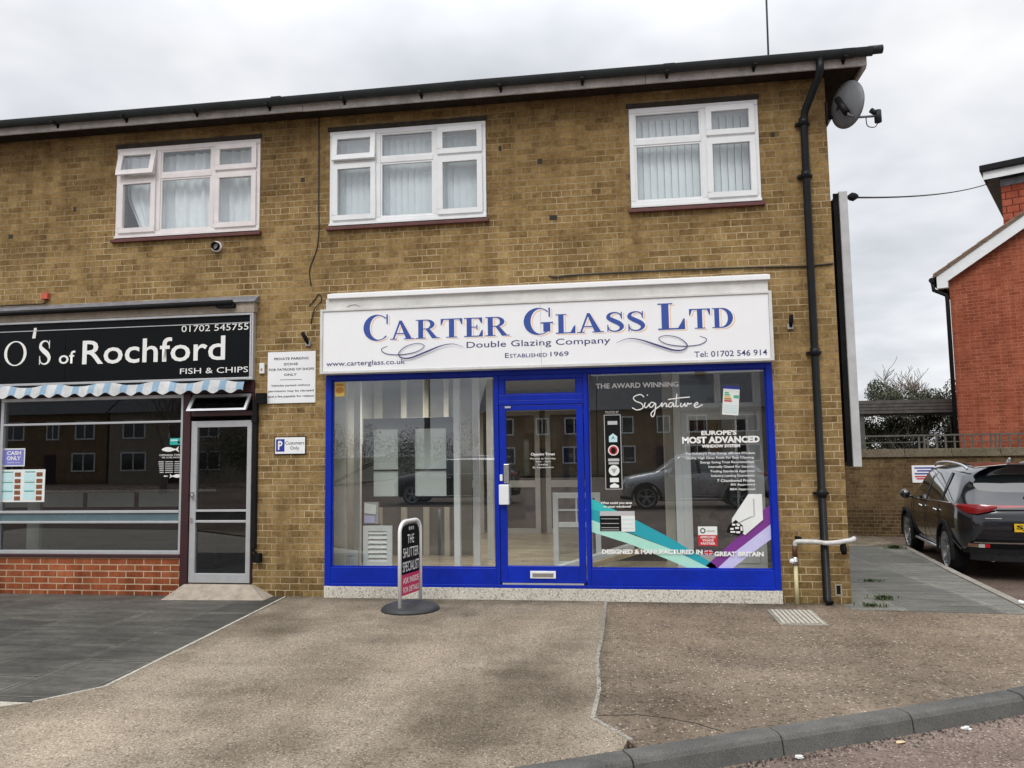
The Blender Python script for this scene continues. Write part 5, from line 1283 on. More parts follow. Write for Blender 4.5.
# ------------------------------------------------------------------ pavement sign
A0 = Vector((-2.275, -.85, .05)); A1 = Vector((-2.175, -.42, .05))
t = thing('pavement_sign', 'swinging pavement sign in a white tube frame on a round black base', 'pavement sign', (-2.2, -.63, 0))
dv = (A1-A0).normalized(); nv = Vector((dv.y, -dv.x, 0))
cx, cy = (A0.x+A1.x)/2, (A0.y+A1.y)/2
mb = MB(); mb.lathe([(.001, .085), (.10, .083), (.20, .070), (.275, .045), (.30, .022), (.30, .004), (.28, .003), (.001, .003)], (cx, cy, 0), 'Z', 40); mb.build('base', M['baseplastic'], t)
H = .915; rc = .11
fr_path = [A0, A0+Vector((0, 0, H-rc-.05))] + [A0+Vector((0, 0, H-rc-.05)) + dv*(rc*(1-math.cos(R(a)))) + Vector((0, 0, rc*math.sin(R(a)))) for a in (22, 45, 67, 90)] \
    + [A1+Vector((0, 0, H-rc-.05)) - dv*(rc*(1-math.cos(R(a)))) + Vector((0, 0, rc*math.sin(R(a)))) for a in (90, 67, 45, 22)] + [A1+Vector((0, 0, H-rc-.05)), A1]
mb = MB(); mb.tube(fr_path, .019, 10); mb.build('tube_frame', M['postwhite'], t)
wd = (A1-A0).length
def ap(u, z, off=0.): return A0 + dv*u + Vector((0, 0, z-.05)) + nv*off
def panel(z0, z1, off, thick, top_round=False):
    lo_, hi_ = .032, wd-.032
    pts = [ap(lo_, z0), ap(hi_, z0)]
    if top_round:
        pts += [ap(hi_, z1-.10)] + [ap(hi_-.10*(1-math.cos(R(a))), z1-.10+.10*math.sin(R(a))) for a in (30, 60, 90)] + [ap(lo_+.10*(1-math.cos(R(a))), z1-.10+.10*math.sin(R(a))) for a in (90, 60, 30)] + [ap(lo_, z1-.10)]
    else: pts += [ap(hi_, z1), ap(lo_, z1)]
    return MB().prism([p + nv*off for p in pts], nv*thick)
panel(.38, .88, -.006, .012, True).build('black_panel', M['signblack'], t)
panel(.17, .378, -.006, .012).build('red_panel', M['crimson'], t)
def atext(body, u0, u1, z0, z1, mat, bold=0.): text(body, u0, u1, z0, z1, 0, mat, t, bold=bold, place=lambda u, z: ap(u, z, .008))
atext('OPEN', .17, .32, .885, .925, M['letgrey']) if False else None
mb = MB()
for k in range(3): mb.face([ap(.18+.04*k, .82, .008), ap(.205+.04*k, .82, .008), ap(.205+.04*k, .855, .008), ap(.18+.04*k, .855, .008)])
mb.build('emblem', M['letgrey'], t)
atext('THE', .15, .29, .685, .775, W_, .0); atext('SHUTTER', .06, .385, .545, .645, W_, .0); atext('SPECIALIST', .05, .395, .405, .505, W_, .0)
atext('ASK INSIDE', .055, .39, .285, .345, W_, .01); atext('FOR DETAILS', .055, .39, .195, .25, W_, .01)

# ------------------------------------------------------------------ boundary wall, railing, sign
WD = R(-7)
t = thing('boundary_wall', 'brown brick boundary wall with stone coping behind the parked car', 'wall', (4.8, 9.0, 0), WD)
mb = MB(); mb.box(-2.5, 18, 0, .22, -.29, 1.40); mb.build('brickwork', M['brickWall'], t, local=True)
mb = MB(); x = -2.5
while x < 18: mb.box(x, x+.895, -.05, .27, 1.40, 1.475); mb.box(x+.002, x+.893, -.02, .24, 1.475, 1.57); x += .9
mb.build('coping', M['coping'], t, local=True, bevel=.006)
t = thing('railing', 'low metal railing along the top of the boundary wall', 'railing', (4.8, 9.0, 1.57), WD)
mb = MB(); mb.box(-1.2, 18, .09, .13, .265, .30); mb.box(-1.2, 18, .095, .125, .13, .15); mb.build('rails', M['railmetal'], t, local=True)
x = -1.2
while x < 18:
    k = MB(); k.box(x, x+.035, .089, .131, 0, .264); k.build('rail_post', M['railmetal'], t, local=True); x += 1.35
x = 1.4
while x < 9:
    k = MB(); k.box(x, x+.035, .10, .12, .002, .264); k.build('baluster', M['railmetal'], t, local=True); x += .17
t = thing('wall_notice', 'white parking notice fixed to the boundary wall behind the dark car', 'sign', (4.8, 9.0, 0), WD)
mb = MB(); mb.box(1.22, 1.95, -.015, -.001, .86, 1.22); mb.build('plate', M['white'], t, local=True)
for z, a, b, m_ in ((1.18, 1.07, 1.45, 'p_blue'), (1.12, 1.12, 1.65, 'p_blue'), (1.06, 1.07, 1.7, 'p_blue'), (1.0, 1.07, 1.6, 'red'), (.955, 1.1, 1.5, 'red')):
    mb = MB(); mb.face([(a+.20, -.017, z-.03), (b+.20, -.017, z-.03), (b+.20, -.017, z), (a+.20, -.017, z)]); mb.build('text_line', M[m_], t, local=True)

# ------------------------------------------------------------------ red brick house beyond
HR = R(-30)
Hs = thing('red_brick_house', 'new red brick house with white bargeboard and tile hung dormer', 'house', (7.45, 10.0, -.15), HR)
PIT = .62; HW = 9.0; EZ = 5.55
mb = MB(); mb.prism([(0, 0, 0), (HW, 0, 0), (HW, 0, EZ), (HW/2, 0, EZ+PIT*HW/2), (0, 0, EZ)], (0, 8, 0)); mb.build('gable_wall', M['brickRed'], Hs, local=True)
mb = MB()
def slope(u0, u1, y0, y1, h0, h1):
    mb.prism([(u0, y0, EZ+PIT*u0+h0), (u1, y0, EZ+PIT*u1+h0), (u1, y0, EZ+PIT*u1+h1), (u0, y0, EZ+PIT*u0+h1)], (0, y1-y0, 0))
slope(-.22, HW/2, -.16, -.12, -.06, .22); bb = mb.build('bargeboard', M['upvc'], Hs, local=True, bevel=.004)
mb = MB(); slope(-.30, HW/2, -.19, 8.1, .222, .275); mb.prism([(HW/2, -.19, EZ+PIT*HW/2+.222), (HW+.3, -.19, EZ-.3*PIT+.222), (HW+.3, -.19, EZ-.3*PIT+.275), (HW/2, -.19, EZ+PIT*HW/2+.275)], (0, 8.3, 0)); mb.build('roof', M['rooftile'], Hs, local=True)
mb = MB(); u = -.28
while u < HW/2-.1:
    mb.prism([(u, -.20, EZ+PIT*u+.262), (u+.30, -.20, EZ+PIT*(u+.30)+.268), (u+.30, -.20, EZ+PIT*(u+.30)+.30), (u, -.20, EZ+PIT*u+.315)], (0, .25, 0)); u += .30
mb.build('verge_tiles', M['rooftile'], Hs, local=True)
mb = MB(); mb.prism([(-.22, -.159, EZ-.20), (.0, -.159, EZ-.20), (.0, -.159, EZ+.06), (-.22, -.159, EZ-.14)], (0, .15, 0)); mb.build('box_end', M['upvc'], Hs, local=True)
mb = MB(); mb.tube([(-.32, -.2, EZ+.0), (-.32, 8, EZ)], .06, 8); mb.build('gutter', M['black'], Hs, local=True)
mb = MB(); mb.tube([(-.31, -.12, EZ-.05), (-.30, -.10, EZ-.22), (-.06, -.06, EZ-.36), (-.045, -.055, EZ-.5), (-.045, -.055, 0)], .045, 10); mb.build('downpipe', M['black'], Hs, local=True)
# dormer
DX = 1.12
mb = MB(); mb.box(DX, 5.2, .10, 5, EZ+.5, 7.66); dm = mb.build('dormer', M['tile'], Hs, local=True)
mb = MB(); mb.box(DX-.01, 5.2, .085, .10, 7.50, 7.67); mb.build('lead_strip', M['lead'], dm, local=True)
mb = MB(); mb.box(DX-.30, 5.3, -.12, 5.2, 7.665, 7.84); mb.build('dormer_fascia', M['upvc'], dm, local=True)
mb = MB(); mb.box(DX-.29, 5.3, -.11, 5.2, 7.655, 7.665); mb.build('dormer_soffit', M['black'], dm, local=True)
mb = MB(); mb.box(DX-.36, 5.35, -.19, 5.25, 7.84, 7.99); mb.build('flat_roof', M['black'], dm, local=True, bevel=.02)

# ------------------------------------------------------------------ carport, trees beyond the wall
t = thing('carport', 'flat grey timber carport roof on posts beyond the boundary wall', 'carport', (7, 11, -.15))
mb = MB()
for k in range(4): mb.box(5.62, 12, 11.0-.01*k, 11.05, 2.42+.078*k, 2.49+.078*k)
mb.build('fascia', M['timber'], t)
mb = MB(); mb.box(5.6, 12, 11.05, 14.5, 2.62, 2.74); mb.build('roof', M['timber'], t)
mb = MB(); x = 5.8
while x < 12: mb.box(x, x+.05, 11.06, 14.4, 2.46, 2.61); x += .45
mb.build('joists', M['timber'], t)
for x, y in ((5.66, 11.06), (9.0, 11.06), (5.66, 14.3), (9.0, 14.3)):
    k = MB(); k.box(x, x+.11, y, y+.11, -.15, 2.42); k.build('post', M['timber'], t)

def tree_limbs(mb, base, h, spread, levels, rnd, r0, up=.35):
    def grow(p, d, L, r, lv):
        n = 4; pts = [p]; q = p.copy(); dd = d.copy()
        for k in range(n):
            dd = (dd + Vector((rnd.gauss(0, .13), rnd.gauss(0, .13), rnd.gauss(0, .08)+.05))).normalized(); q = q + dd*L/n; pts.append(q.copy())
        mb.tube(pts, r, 5 if lv < 2 else 3, cap=False, rr=[max(.0075, r*(1-.55*i/n)) for i in range(n+1)])
        if lv >= levels: return
        for k in range(rnd.choice((3, 4, 4, 5))):
            f = rnd.uniform(.35, 1.0); i = min(n-1, int(f*n)); s_ = pts[i].lerp(pts[i+1], f*n-i)
            a = rnd.uniform(0, 6.28); o = Vector((math.cos(a), math.sin(a), rnd.uniform(.1, .9)))
            grow(s_, (dd*(1-spread) + o.normalized()*spread + Vector((0, 0, up*.3))).normalized(), L*rnd.uniform(.55, .8), r*rnd.uniform(.4, .55), lv+1)
    grow(Vector(base), Vector((0, 0, 1)), h, r0, 0)
rnd = random.Random(11)
t = thing('bare_tree', 'bare winter tree with fine upright twigs beyond the carport', 'tree', (8.6, 17.5, -.15))
mb = MB(); tree_limbs(mb, (8.6, 17.5, -.15), 1.75, .62, 5, rnd, .12); mb.build('trunk', M['bark'], t)
def leaf_cloud(mb, blobs, n, size, rnd):
    for i in range(n):
        c_, r_ = rnd.choice(blobs)
        while True:
            d = Vector((rnd.uniform(-1, 1), rnd.uniform(-1, 1), rnd.uniform(-1, 1)))
            if .25 < d.length <= 1: break
        p = Vector(c_) + Vector((d.x*r_[0], d.y*r_[1], d.z*r_[2]))
        u = Vector((rnd.gauss(0, 1), rnd.gauss(0, 1), rnd.gauss(0, 1))).normalized(); v_ = u.cross(Vector((rnd.gauss(0, 1), rnd.gauss(0, 1), rnd.gauss(0, 1)))).normalized()
        s_ = size*rnd.uniform(.5, 1.3)
        mb.face([p-u*s_, p+v_*s_*.4, p+u*s_, p-v_*s_*.4])
def bush(label, base, blobs, n, size, mat, seedv, cat='tree', nm='evergreen_tree', trunk=.08):
    rnd = random.Random(seedv); t = thing(nm, label, cat, base)
    mb = MB(); leaf_cloud(mb, blobs, n, size, rnd); mb.build('crown', mat, t)
    mb = MB()
    for c_, r_ in blobs[:10]:
        b0 = Vector(base); c_ = Vector(c_); mid = b0.lerp(c_, .5) + Vector((rnd.gauss(0, .15), rnd.gauss(0, .15), .1)); mb.tube([b0, mid, c_], trunk*.6, 5, rr=[trunk, trunk*.5, trunk*.15])
    mb.build('trunk', M['bark'], t)
def blobs(cx, cy, cz, sx, sy, sz, n, seedv, r):
    rnd = random.Random(seedv); return [((cx+rnd.uniform(-sx, sx), cy+rnd.uniform(-sy, sy), cz+rnd.uniform(-sz, sz)), (r*rnd.uniform(.6, 1.3),)*2+(r*rnd.uniform(.5, 1.1),)) for i in range(n)]
bush('dense dark evergreen rising above the carport roof', (8.3, 15.5, -.15), blobs(8.25, 15.5, 2.3, .75, .6, 1.0, 20, 3, .42), 15000, .042, M['leafA'], 5)
bush('second evergreen above the carport close to the red brick house', (9.5, 15.2, -.15), blobs(9.55, 15.2, 2.3, .55, .6, 1.1, 14, 4, .4), 9000, .042, M['leafA'], 6)
bush('tangled olive shrub under the left half of the carport', (6.3, 12.6, -.15), blobs(6.35, 12.6, 1.2, .7, .6, 1.1, 24, 7, .34), 11000, .034, M['leafB'], 8, 'shrub', 'garden_shrub', .05)
bush('tangled dark shrub under the right half of the carport', (7.8, 12.9, -.15), blobs(7.9, 12.9, 1.2, 1.0, .6, 1.1, 26, 9, .34), 12000, .034, M['leafA'], 10, 'shrub', 'garden_shrub', .05)
rnd = random.Random(5)
mb = MB(); tree_limbs(mb, (7.2, 12.2, -.15), 1.5, .7, 3, rnd, .09); t = thing('bare_shrub', 'dark spreading bare branches under the carport', 'shrub', (7.2, 12.2, -.15)); mb.build('branches', M['timber'], t)

# weeds in the alley
def weed(x, y, n, h, label, seedv, gz=0.):
    rnd = random.Random(seedv); mb = MB()
    for i in range(n):
        a = rnd.uniform(0, 6.28); r = abs(rnd.gauss(0, .045)); bx, by = x+r*1.8*math.cos(a), y+r*math.sin(a); l = h*rnd.uniform(.4, 1.); lean = rnd.uniform(.2, 1.1); a2 = rnd.uniform(0, 6.28); wv = .004
        tip = (bx+l*lean*math.cos(a2), by+l*lean*math.sin(a2), l*.8); md = (bx+l*.4*lean*math.cos(a2), by+l*.4*lean*math.sin(a2), l*.6)
        px_, py_ = -math.sin(a2)*wv, math.cos(a2)*wv
        mb.face([(bx-px_, by-py_, 0), (bx+px_, by+py_, 0), (md[0]+px_*1.6, md[1]+py_*1.6, md[2]), tip, (md[0]-px_*1.6, md[1]-py_*1.6, md[2])])
    for v_ in mb.bm.verts: v_.co.z += gz
    tag(mb.build('weed_tuft', M['grass']), label, 'weed')
weed(2.44, -.12, 90, .055, 'low weed tuft at the corner of the building by the tarmac edge', 1)
weed(2.68, .28, 130, .065, 'bushier weed tuft in the alley paving a step behind the corner', 2)
weed(2.98, 1.72, 70, .05, 'small dark weed tuft further up the alley paving', 3, -.048)
weed(4.72, 6.2, 160, .10, 'dark weed clump beside the front wheel of the dark car', 4, -.19)
# crushed white can on the alley edging
t = thing('drinks_can', 'crushed white drinks can lying on the alley edging', 'can', (3.93, -.02, .012), R(-40))
t.scale = (.62, .75, .75)
mb = MB(); mb.tube([(-.085, 0, .033), (-.075, 0, .033), (-.02, .004, .028), (.03, -.003, .034), (.075, 0, .031), (.085, 0, .031)], .032, 14, rr=[.024, .032, .026, .031, .032, .024]); mb.build('can_body', M['paper'], t, local=True)
mb = MB(); mb.lathe([(.001, .0), (.022, .0), (.022, .002)], (.086, 0, .031), 'X', 14); mb.build('can_end', M['steel'], t, local=True)

# ------------------------------------------------------------------ car
def split_by_material(me, names, mats, parent):
    out = []
    for i, (nm, m_) in enumerate(zip(names, mats)):
        bm = bmesh.new(); bm.from_mesh(me)
        bmesh.ops.delete(bm, geom=[f for f in bm.faces if f.material_index != i], context='FACES')
        if not bm.faces: bm.free(); continue
        for f in bm.faces: f.material_index = 0
        m2 = bpy.data.meshes.new(nm); bm.to_mesh(m2); bm.free(); m2.materials.append(m_)
        out.append(link(nm, m2, parent, local=True))
    return out

def make_car(label, loc, rz, paint):
    car = thing('parked_car', label, 'car', loc, rz)
    # rings of half-section points (half width, y, z), y = 0 at the rear bumper, forward positive
    rings = [
        [(.62,.22,.27),(.72,.14,.36),(.815,.06,.56),(.80,.06,.90),(.775,.13,1.03),(.70,.34,1.22),(.585,.52,1.47),(.34,.47,1.575),(0,.45,1.60)],
        [(.68,.45,.24),(.84,.34,.36),(.905,.28,.60),(.905,.28,.90),(.865,.34,1.045),(.775,.52,1.24),(.645,.72,1.49),(.38,.70,1.592),(0,.70,1.615)],
        [(.70,.80,.22),(.86,.72,.34),(.925,.70,.62),(.925,.70,.86),(.885,.74,1.045),(.800,.86,1.24),(.67,1.00,1.50),(.39,1.0,1.605),(0,1.0,1.63)],
        [(.70,1.30,.20),(.86,1.25,.32),(.922,1.25,.62),(.922,1.25,.86),(.89,1.25,1.04),(.812,1.28,1.25),(.685,1.35,1.52),(.40,1.4,1.615),(0,1.4,1.638)],
        [(.70,2.15,.20),(.86,2.15,.30),(.915,2.15,.60),(.92,2.15,.85),(.892,2.15,1.01),(.818,2.12,1.25),(.69,2.1,1.525),(.40,2.1,1.612),(0,2.1,1.635)],
        [(.70,2.85,.20),(.86,2.85,.31),(.915,2.85,.60),(.92,2.85,.84),(.890,2.90,.99),(.815,2.78,1.22),(.675,2.60,1.505),(.39,2.58,1.585),(0,2.58,1.60)],
        [(.70,3.35,.20),(.86,3.35,.33),(.92,3.35,.60),(.92,3.35,.83),(.885,3.35,.97),(.80,3.28,1.06),(.66,3.30,1.10),(.38,3.33,1.10),(0,3.34,1.10)],
        [(.68,3.95,.22),(.86,3.95,.35),(.915,3.95,.58),(.91,3.95,.80),(.855,3.92,.93),(.77,3.9,.975),(.62,3.9,1.0),(.35,3.92,1.01),(0,3.92,1.015)],
        [(.62,4.33,.26),(.76,4.30,.38),(.83,4.28,.56),(.80,4.28,.74),(.76,4.22,.85),(.69,4.2,.90),(.55,4.2,.925),(.32,4.24,.93),(0,4.26,.93)],
    ]
    bm = bmesh.new(); L = []; Rr = []
    for rg in rings:
        l, r = [], []
        for w_, y, z in rg:
            if w_ == 0:
                v_ = bm.verts.new((0, y, z)); l.append(v_); r.append(v_)
            else: l.append(bm.verts.new((-w_, y, z))); r.append(bm.verts.new((w_, y, z)))
        L.append(l); Rr.append(r)
    glassy = {}
    def addf(vs, mi):
        f = bm.faces.new(vs); f.material_index = mi; f.smooth = True
    K = len(rings[0])
    for i in range(len(rings)-1):
        for k in range(K-1):
            mi = 0
            if k in (0,): mi = 3
            if k in (4, 5) and 1 <= i <= 4: mi = 1
            if k in (6, 7) and i == 5: mi = 4
            if k == 5 and i == 5: mi = 4
            addf((L[i][k], L[i+1][k], L[i+1][k+1], L[i][k+1]), mi); addf((Rr[i][k+1], Rr[i+1][k+1], Rr[i+1][k], Rr[i][k]), mi)
        addf((L[i][0], Rr[i][0], Rr[i+1][0], L[i+1][0]), 3)
    for i, sgn in ((0, -1), (len(rings)-1, 1)):
        rg = rings[i]; cs = []
        for k, (w_, y, z) in enumerate(rg): cs.append(L[i][k] if w_ == 0 else bm.verts.new((0, y + sgn*(.05 if k < 7 else .03), z)))
        for k in range(K-1):
            mi = 2 if (i == 0 and k in (5,)) else (3 if k == 0 or (i == 0 and k == 1) else 0)
            if k == K-2:
                for S_ in (L, Rr):
                    vs = [S_[i][k], cs[k], cs[k+1]]; addf(vs, mi)
            else:
                for S_ in (L, Rr): addf([S_[i][k], cs[k], cs[k+1], S_[i][k+1]], mi)
        addf([L[i][0], cs[0], Rr[i][0]], 3)
    bmesh.ops.recalc_face_normals(bm, faces=bm.faces[:])
    cl_ = bm.edges.layers.float.get('crease_edge') or bm.edges.layers.float.new('crease_edge')
    for e in bm.edges:
        mis = {f.material_index for f in e.link_faces}
        if len(mis) == 2 and (1 in mis or 2 in mis or 4 in mis): e[cl_] = .6
        ys = [v_.co for v_ in e.verts]
        if all(abs(abs(q.x)-.9) < .06 and .95 < q.z < 1.06 for q in ys): e[cl_] = .5
    me = bpy.data.meshes.new('carcage'); bm.to_mesh(me); bm.free()
    ob = bpy.data.objects.new('tmpcar', me); C.objects.link(ob)
    sb = ob.modifiers.new('s', 'SUBSURF'); sb.levels = 3; sb.render_levels = 3
    cutters = []
    for y in (.90, 3.57):
        mbc = MB(); mbc.lathe([(.001, -1.2), (.395, -1.2), (.395, 1.2), (.001, 1.2)], (0, y, .345), 'X', 40)
        for f in mbc.bm.faces: f.material_index = 3
        co_ = mbc.build('cut', [M['matblack']]*5); cutters.append(co_)
        bo = ob.modifiers.new('b', 'BOOLEAN'); bo.operation = 'DIFFERENCE'; bo.object = co_; bo.solver = 'EXACT'
    dg = bpy.context.evaluated_depsgraph_get(); dg.update()
    m2 = bpy.data.meshes.new_from_object(ob.evaluated_get(dg))
    for o in [ob] + cutters: bpy.data.objects.remove(o)
    parts = split_by_material(m2, ['body', 'side_windows', 'rear_window', 'lower_cladding', 'windscreen'], [paint, M['carglass'], M['carglass'], M['matblack'], M['carglass']], car)
    # pillars over the side glass
    def on_side(y, z, s_, off=.004):
        # half width of the greenhouse at height z, following the rings
        t_ = (z-1.03)/(1.50-1.03); return s_*((.885*(1-t_) + .685*t_) + off + .018*4*t_*(1-t_))
    for s_ in (-1, 1):
        for ya, yb in ((1.02, 1.10), (1.98, 2.08)):
            mb = MB()
            for k in range(6):
                za, zb = 1.03+.455*k/6, 1.03+.455*(k+1)/6; sh = lambda z: .10*(z-1.03)
                mb.face([(on_side(ya, za, s_), ya+sh(za), za), (on_side(yb, za, s_), yb+sh(za), za), (on_side(yb, zb, s_), yb+sh(zb), zb), (on_side(ya, zb, s_), ya+sh(zb), zb)])
            mb.build('pillar_trim', M['black'], car, local=True)
        mb = MB(); mb.tube(spline([(s_*.885, .55, 1.055), (s_*.905, 1.0, 1.05), (s_*.908, 1.6, 1.035), (s_*.905, 2.4, 1.005), (s_*.885, 3.0, .995)], 4), .008, 6); mb.build('chrome_strip', M['chrome'], car, local=True)
        mb = MB(); mb.tube(spline([(s_*.60, .70, 1.54), (s_*.635, .85, 1.60), (s_*.65, 1.5, 1.635), (s_*.645, 2.2, 1.615), (s_*.61, 2.55, 1.56)], 4), .018, 8); mb.build('roof_rail', M['alu'], car, local=True)
        for ya in (1.22, 2.20):
            mb = MB(); mb.tube([(s_*.925, ya, .90), (s_*.95, ya+.03, .915), (s_*.95, ya+.17, .92), (s_*.925, ya+.20, .91)], .014, 8); mb.build('door_handle', M['chrome'], car, local=True)
        mb = MB(); mb.tube([(s_*.90, 2.98, 1.0), (s_*.98, 2.96, 1.03)], .022, 8)
        mb.lathe([(.001, -.035), (.06, -.04), (.085, 0), (.075, .05), (.04, .09), (.001, .10)], (s_*1.03, 2.96, 1.06), 'Y', 18); mir = mb.build('door_mirror', paint, car, local=True)
        mb = MB(); mb.lathe([(.001, -.043), (.065, -.043), (.065, -.038)], (s_*1.03, 2.96, 1.06), 'Y', 18); mb.build('mirror_glass', M['carglass'], mir, local=True)
        # door shut lines
        mb = MB()
        for ya in (1.17, 2.06, 3.02): mb.tube([(s_*.918, ya+.02, .40), (s_*.931, ya, .62), (s_*.932, ya, .84), (s_*.905, ya+.01, .99)], .0035, 4)
        mb.build('shut_line', M['matblack'], car, local=True)
        # wheel arch cladding and wheels
        for yw in (.90, 3.57):
            mb = MB(); n = 22; rr_ = []
            for i in range(n+1):
                a = R(-12 + 204*i/n); rr_.append([(s_*.905, yw+math.cos(a)*.385, .345+math.sin(a)*.385), (s_*.942, yw+math.cos(a)*.390, .345+math.sin(a)*.390), (s_*.938, yw+math.cos(a)*.445, .345+math.sin(a)*.445), (s_*.90, yw+math.cos(a)*.455, .345+math.sin(a)*.455)])
            for p, q in zip(rr_, rr_[1:]):
                for k in range(3): mb.face([p[k], p[k+1], q[k+1], q[k]])
            mb.build('wheel_arch', M['rubber'], car, local=True)
            W = MB(); xo = s_*.915; xi = s_*.70
            W.lathe([(.235, xi), (.32, xi), (.342, xi+s_*.02), (.345, (xo+xi)/2), (.342, xo-s_*.03), (.325, xo-s_*.006), (.30, xo), (.262, xo-s_*.004), (.250, xo-s_*.02), (.242, xo-s_*.06), (.235, xi)], (0, yw, .345), 'X', 44, False)
            wh = W.build('wheel', M['rubber'], car, local=True)
            W = MB(); W.lathe([(.242, xo-s_*.055), (.252, xo-s_*.012), (.262, xo-s_*.002), (.255, xo-s_*.004), (.238, xo-s_*.02), (.232, xo-s_*.12)], (0, yw, .345), 'X', 44, False)
            for j in range(5):
                for dlt in (-.16, .16):
                    a = 2*math.pi*j/5 + .3; c_, sn = math.cos(a+dlt), math.sin(a+dlt); c0, s0 = math.cos(a+dlt*.4), math.sin(a+dlt*.4); px_, py_ = -sn, c_
                    wv = .015
                    A_ = [(xo-s_*.035, yw+c0*.05-px_*wv, .345+s0*.05-py_*wv), (xo-s_*.035, yw+c0*.05+px_*wv, .345+s0*.05+py_*wv), (xo-s_*.012, yw+c_*.245+px_*wv*.8, .345+sn*.245+py_*wv*.8), (xo-s_*.012, yw+c_*.245-px_*wv*.8, .345+sn*.245-py_*wv*.8)]
                    W.prism(A_, (-s_*.03, 0, 0))
            W.lathe([(.001, xo-s_*.022), (.045, xo-s_*.022), (.06, xo-s_*.035), (.06, xo-s_*.08)], (0, yw, .345), 'X', 20)
            W.build('rim', M['rimalloy'], wh, local=True)
            W = MB(); W.lathe([(.001, xo-s_*.062), (.228, xo-s_*.062), (.228, xo-s_*.09), (.001, xo-s_*.09)], (0, yw, .345), 'X', 30); W.build('brake_disc', M['matblack'], wh, local=True)
    # rear details follow the tailgate: y on the rear face at (x, z)
    def ry(x, z):
        ks = [(.36, .10), (.56, .035), (.88, .035), (1.03, .10), (1.22, .29), (1.47, .49)]
        y = ks[0][1]
        for (za, ya), (zb, yb) in zip(ks, ks[1:]):
            if za <= z <= zb: y = ya+(yb-ya)*(z-za)/(zb-za)
        a = abs(x)/.8
        return y - .05*(1-a*a) + (.09*(a-.85)/.15 if a > .85 else 0)
    def rear_patch(name, pts, mat, off=.012, parent=None, n=10):
        """pts: list of (x, z0, z1) left to right"""
        mb = MB(); sp_ = spline([(a, b, c_) for a, b, c_ in pts], 4)
        for (xa, a0, a1), (xb, b0, b1) in zip(sp_, sp_[1:]):
            m0 = [(xa, ry(xa, a0)-off, a0), (xb, ry(xb, b0)-off, b0), (xb, ry(xb, (b0+b1)/2)-off, (b0+b1)/2), (xa, ry(xa, (a0+a1)/2)-off, (a0+a1)/2)]
            mb.face(m0); mb.face([m0[3], m0[2], (xb, ry(xb, b1)-off, b1), (xa, ry(xa, a1)-off, a1)])
        bmesh.ops.remove_doubles(mb.bm, verts=mb.bm.verts[:], dist=.0002)
        return mb.build(name, mat, car if parent is None else parent, local=True)
    for s_ in (-1, 1):
        mb = MB()   # wrap-round tail lamp
        P = [(.43, 1.015, 1.055), (.55, .965, 1.06), (.68, .935, 1.065), (.77, .935, 1.065), (.825, .96, 1.065), (.868, 1.0, 1.06), (.885, 1.035, 1.05)]
        Q = []
        for (x, z0, z1) in P:
            yb = ry(min(x, .80), 1.02)-.02 if x <= .8 else {.825: .19, .868: .31, .885: .46}[x]
            Q.append(((s_*x, yb-.004, z0), (s_*(x+.006), yb-.014, (z0+z1)/2), (s_*x, yb+.012, z1)))
        for p, q in zip(Q, Q[1:]):
            for k in range(2): mb.face([p[k], q[k], q[k+1], p[k+1]])
        bmesh.ops.remove_doubles(mb.bm, verts=mb.bm.verts[:], dist=.0002)
        for f in mb.bm.faces: f.smooth = True
        mb.build('tail_light', M['lamp'], car, local=True)
        for nm, xa, xb, m_ in (('reflector', .62, .56, 'lampred'), ('fog_light', .695, .622, 'lampclear'), ('indicator', .80, .697, 'lampamber')):
            rear_patch(nm, [(s_*xa, .478, .525), (s_*(xa+xb)/2, .476, .526), (s_*xb, .475, .525)], M[m_], .022)
    rear_patch('light_bar', [(-.43, 1.02, 1.052), (0, 1.03, 1.052), (.43, 1.02, 1.052)], M['lamp'], .02)
    rear_patch('bumper_strip', [(-.74, .535, .552), (0, .535, .552), (.74, .535, .552)], M['chrome'], .02)
    rear_patch('bumper_cladding', [(-.78, .30, .47), (-.4, .29, .46), (0, .29, .46), (.4, .29, .46), (.78, .30, .47)], M['rubber'], .03)
    rear_patch('tailgate_seam', [(-.66, .612, .617), (0, .60, .605), (.66, .612, .617)], M['matblack'], .006)
    pl = rear_patch('number_plate', [(-.26, .70, .811), (0, .70, .811), (.26, .70, .811)], M['plate'], .016)
    # characters on the plate, only the two the photograph shows
    text('SJ', -.235, -.115, .72, .79, 0, M['matblack'], car, bold=.03, place=lambda u, w_: (u, ry(u, w_)-.019, w_), name='plate_lettering')
    bpy.data.objects[-1] if False else None
    rear_patch('badge', [(-.60, .872, .882), (-.5, .872, .882), (-.40, .872, .882)], M['chrome'], .010)
    mb = MB(); mb.prism([(-.60, .36, 1.555), (-.2, .30, 1.60), (.2, .30, 1.60), (.60, .36, 1.555), (.62, .62, 1.57), (-.62, .62, 1.57)], (0, 0, .022)); mb.build('spoiler', paint, car, local=True, bevel=.008)
    mb = MB(); mb.prism([(-.015, 1.0, 1.625), (-.012, .86, 1.70), (-.008, .85, 1.69), (-.015, .88, 1.625)], (.03, 0, 0)); mb.build('aerial_fin', M['alu'], car, local=True, bevel=.006)
    mb = MB(); mb.tube([(-.05, ry(0, 1.22)-.02, 1.16), (.30, ry(.3, 1.2)-.015, 1.19)], .01, 6); mb.build('wiper', M['matblack'], car, local=True)
    mb = MB(); mb.tube([(-.50, .12, .30), (-.50, .3, .30)], .03, 10); mb.build('exhaust_pipe', M['steel'], car, local=True)
    mb = MB(); mb.tube([(-.84, 1.35, .30), (-.86, 3.1, .30)], .022, 8); mb.tube([(.84, 1.35, .30), (.86, 3.1, .30)], .022, 8); mb.build('side_step', M['alu'], car, local=True)
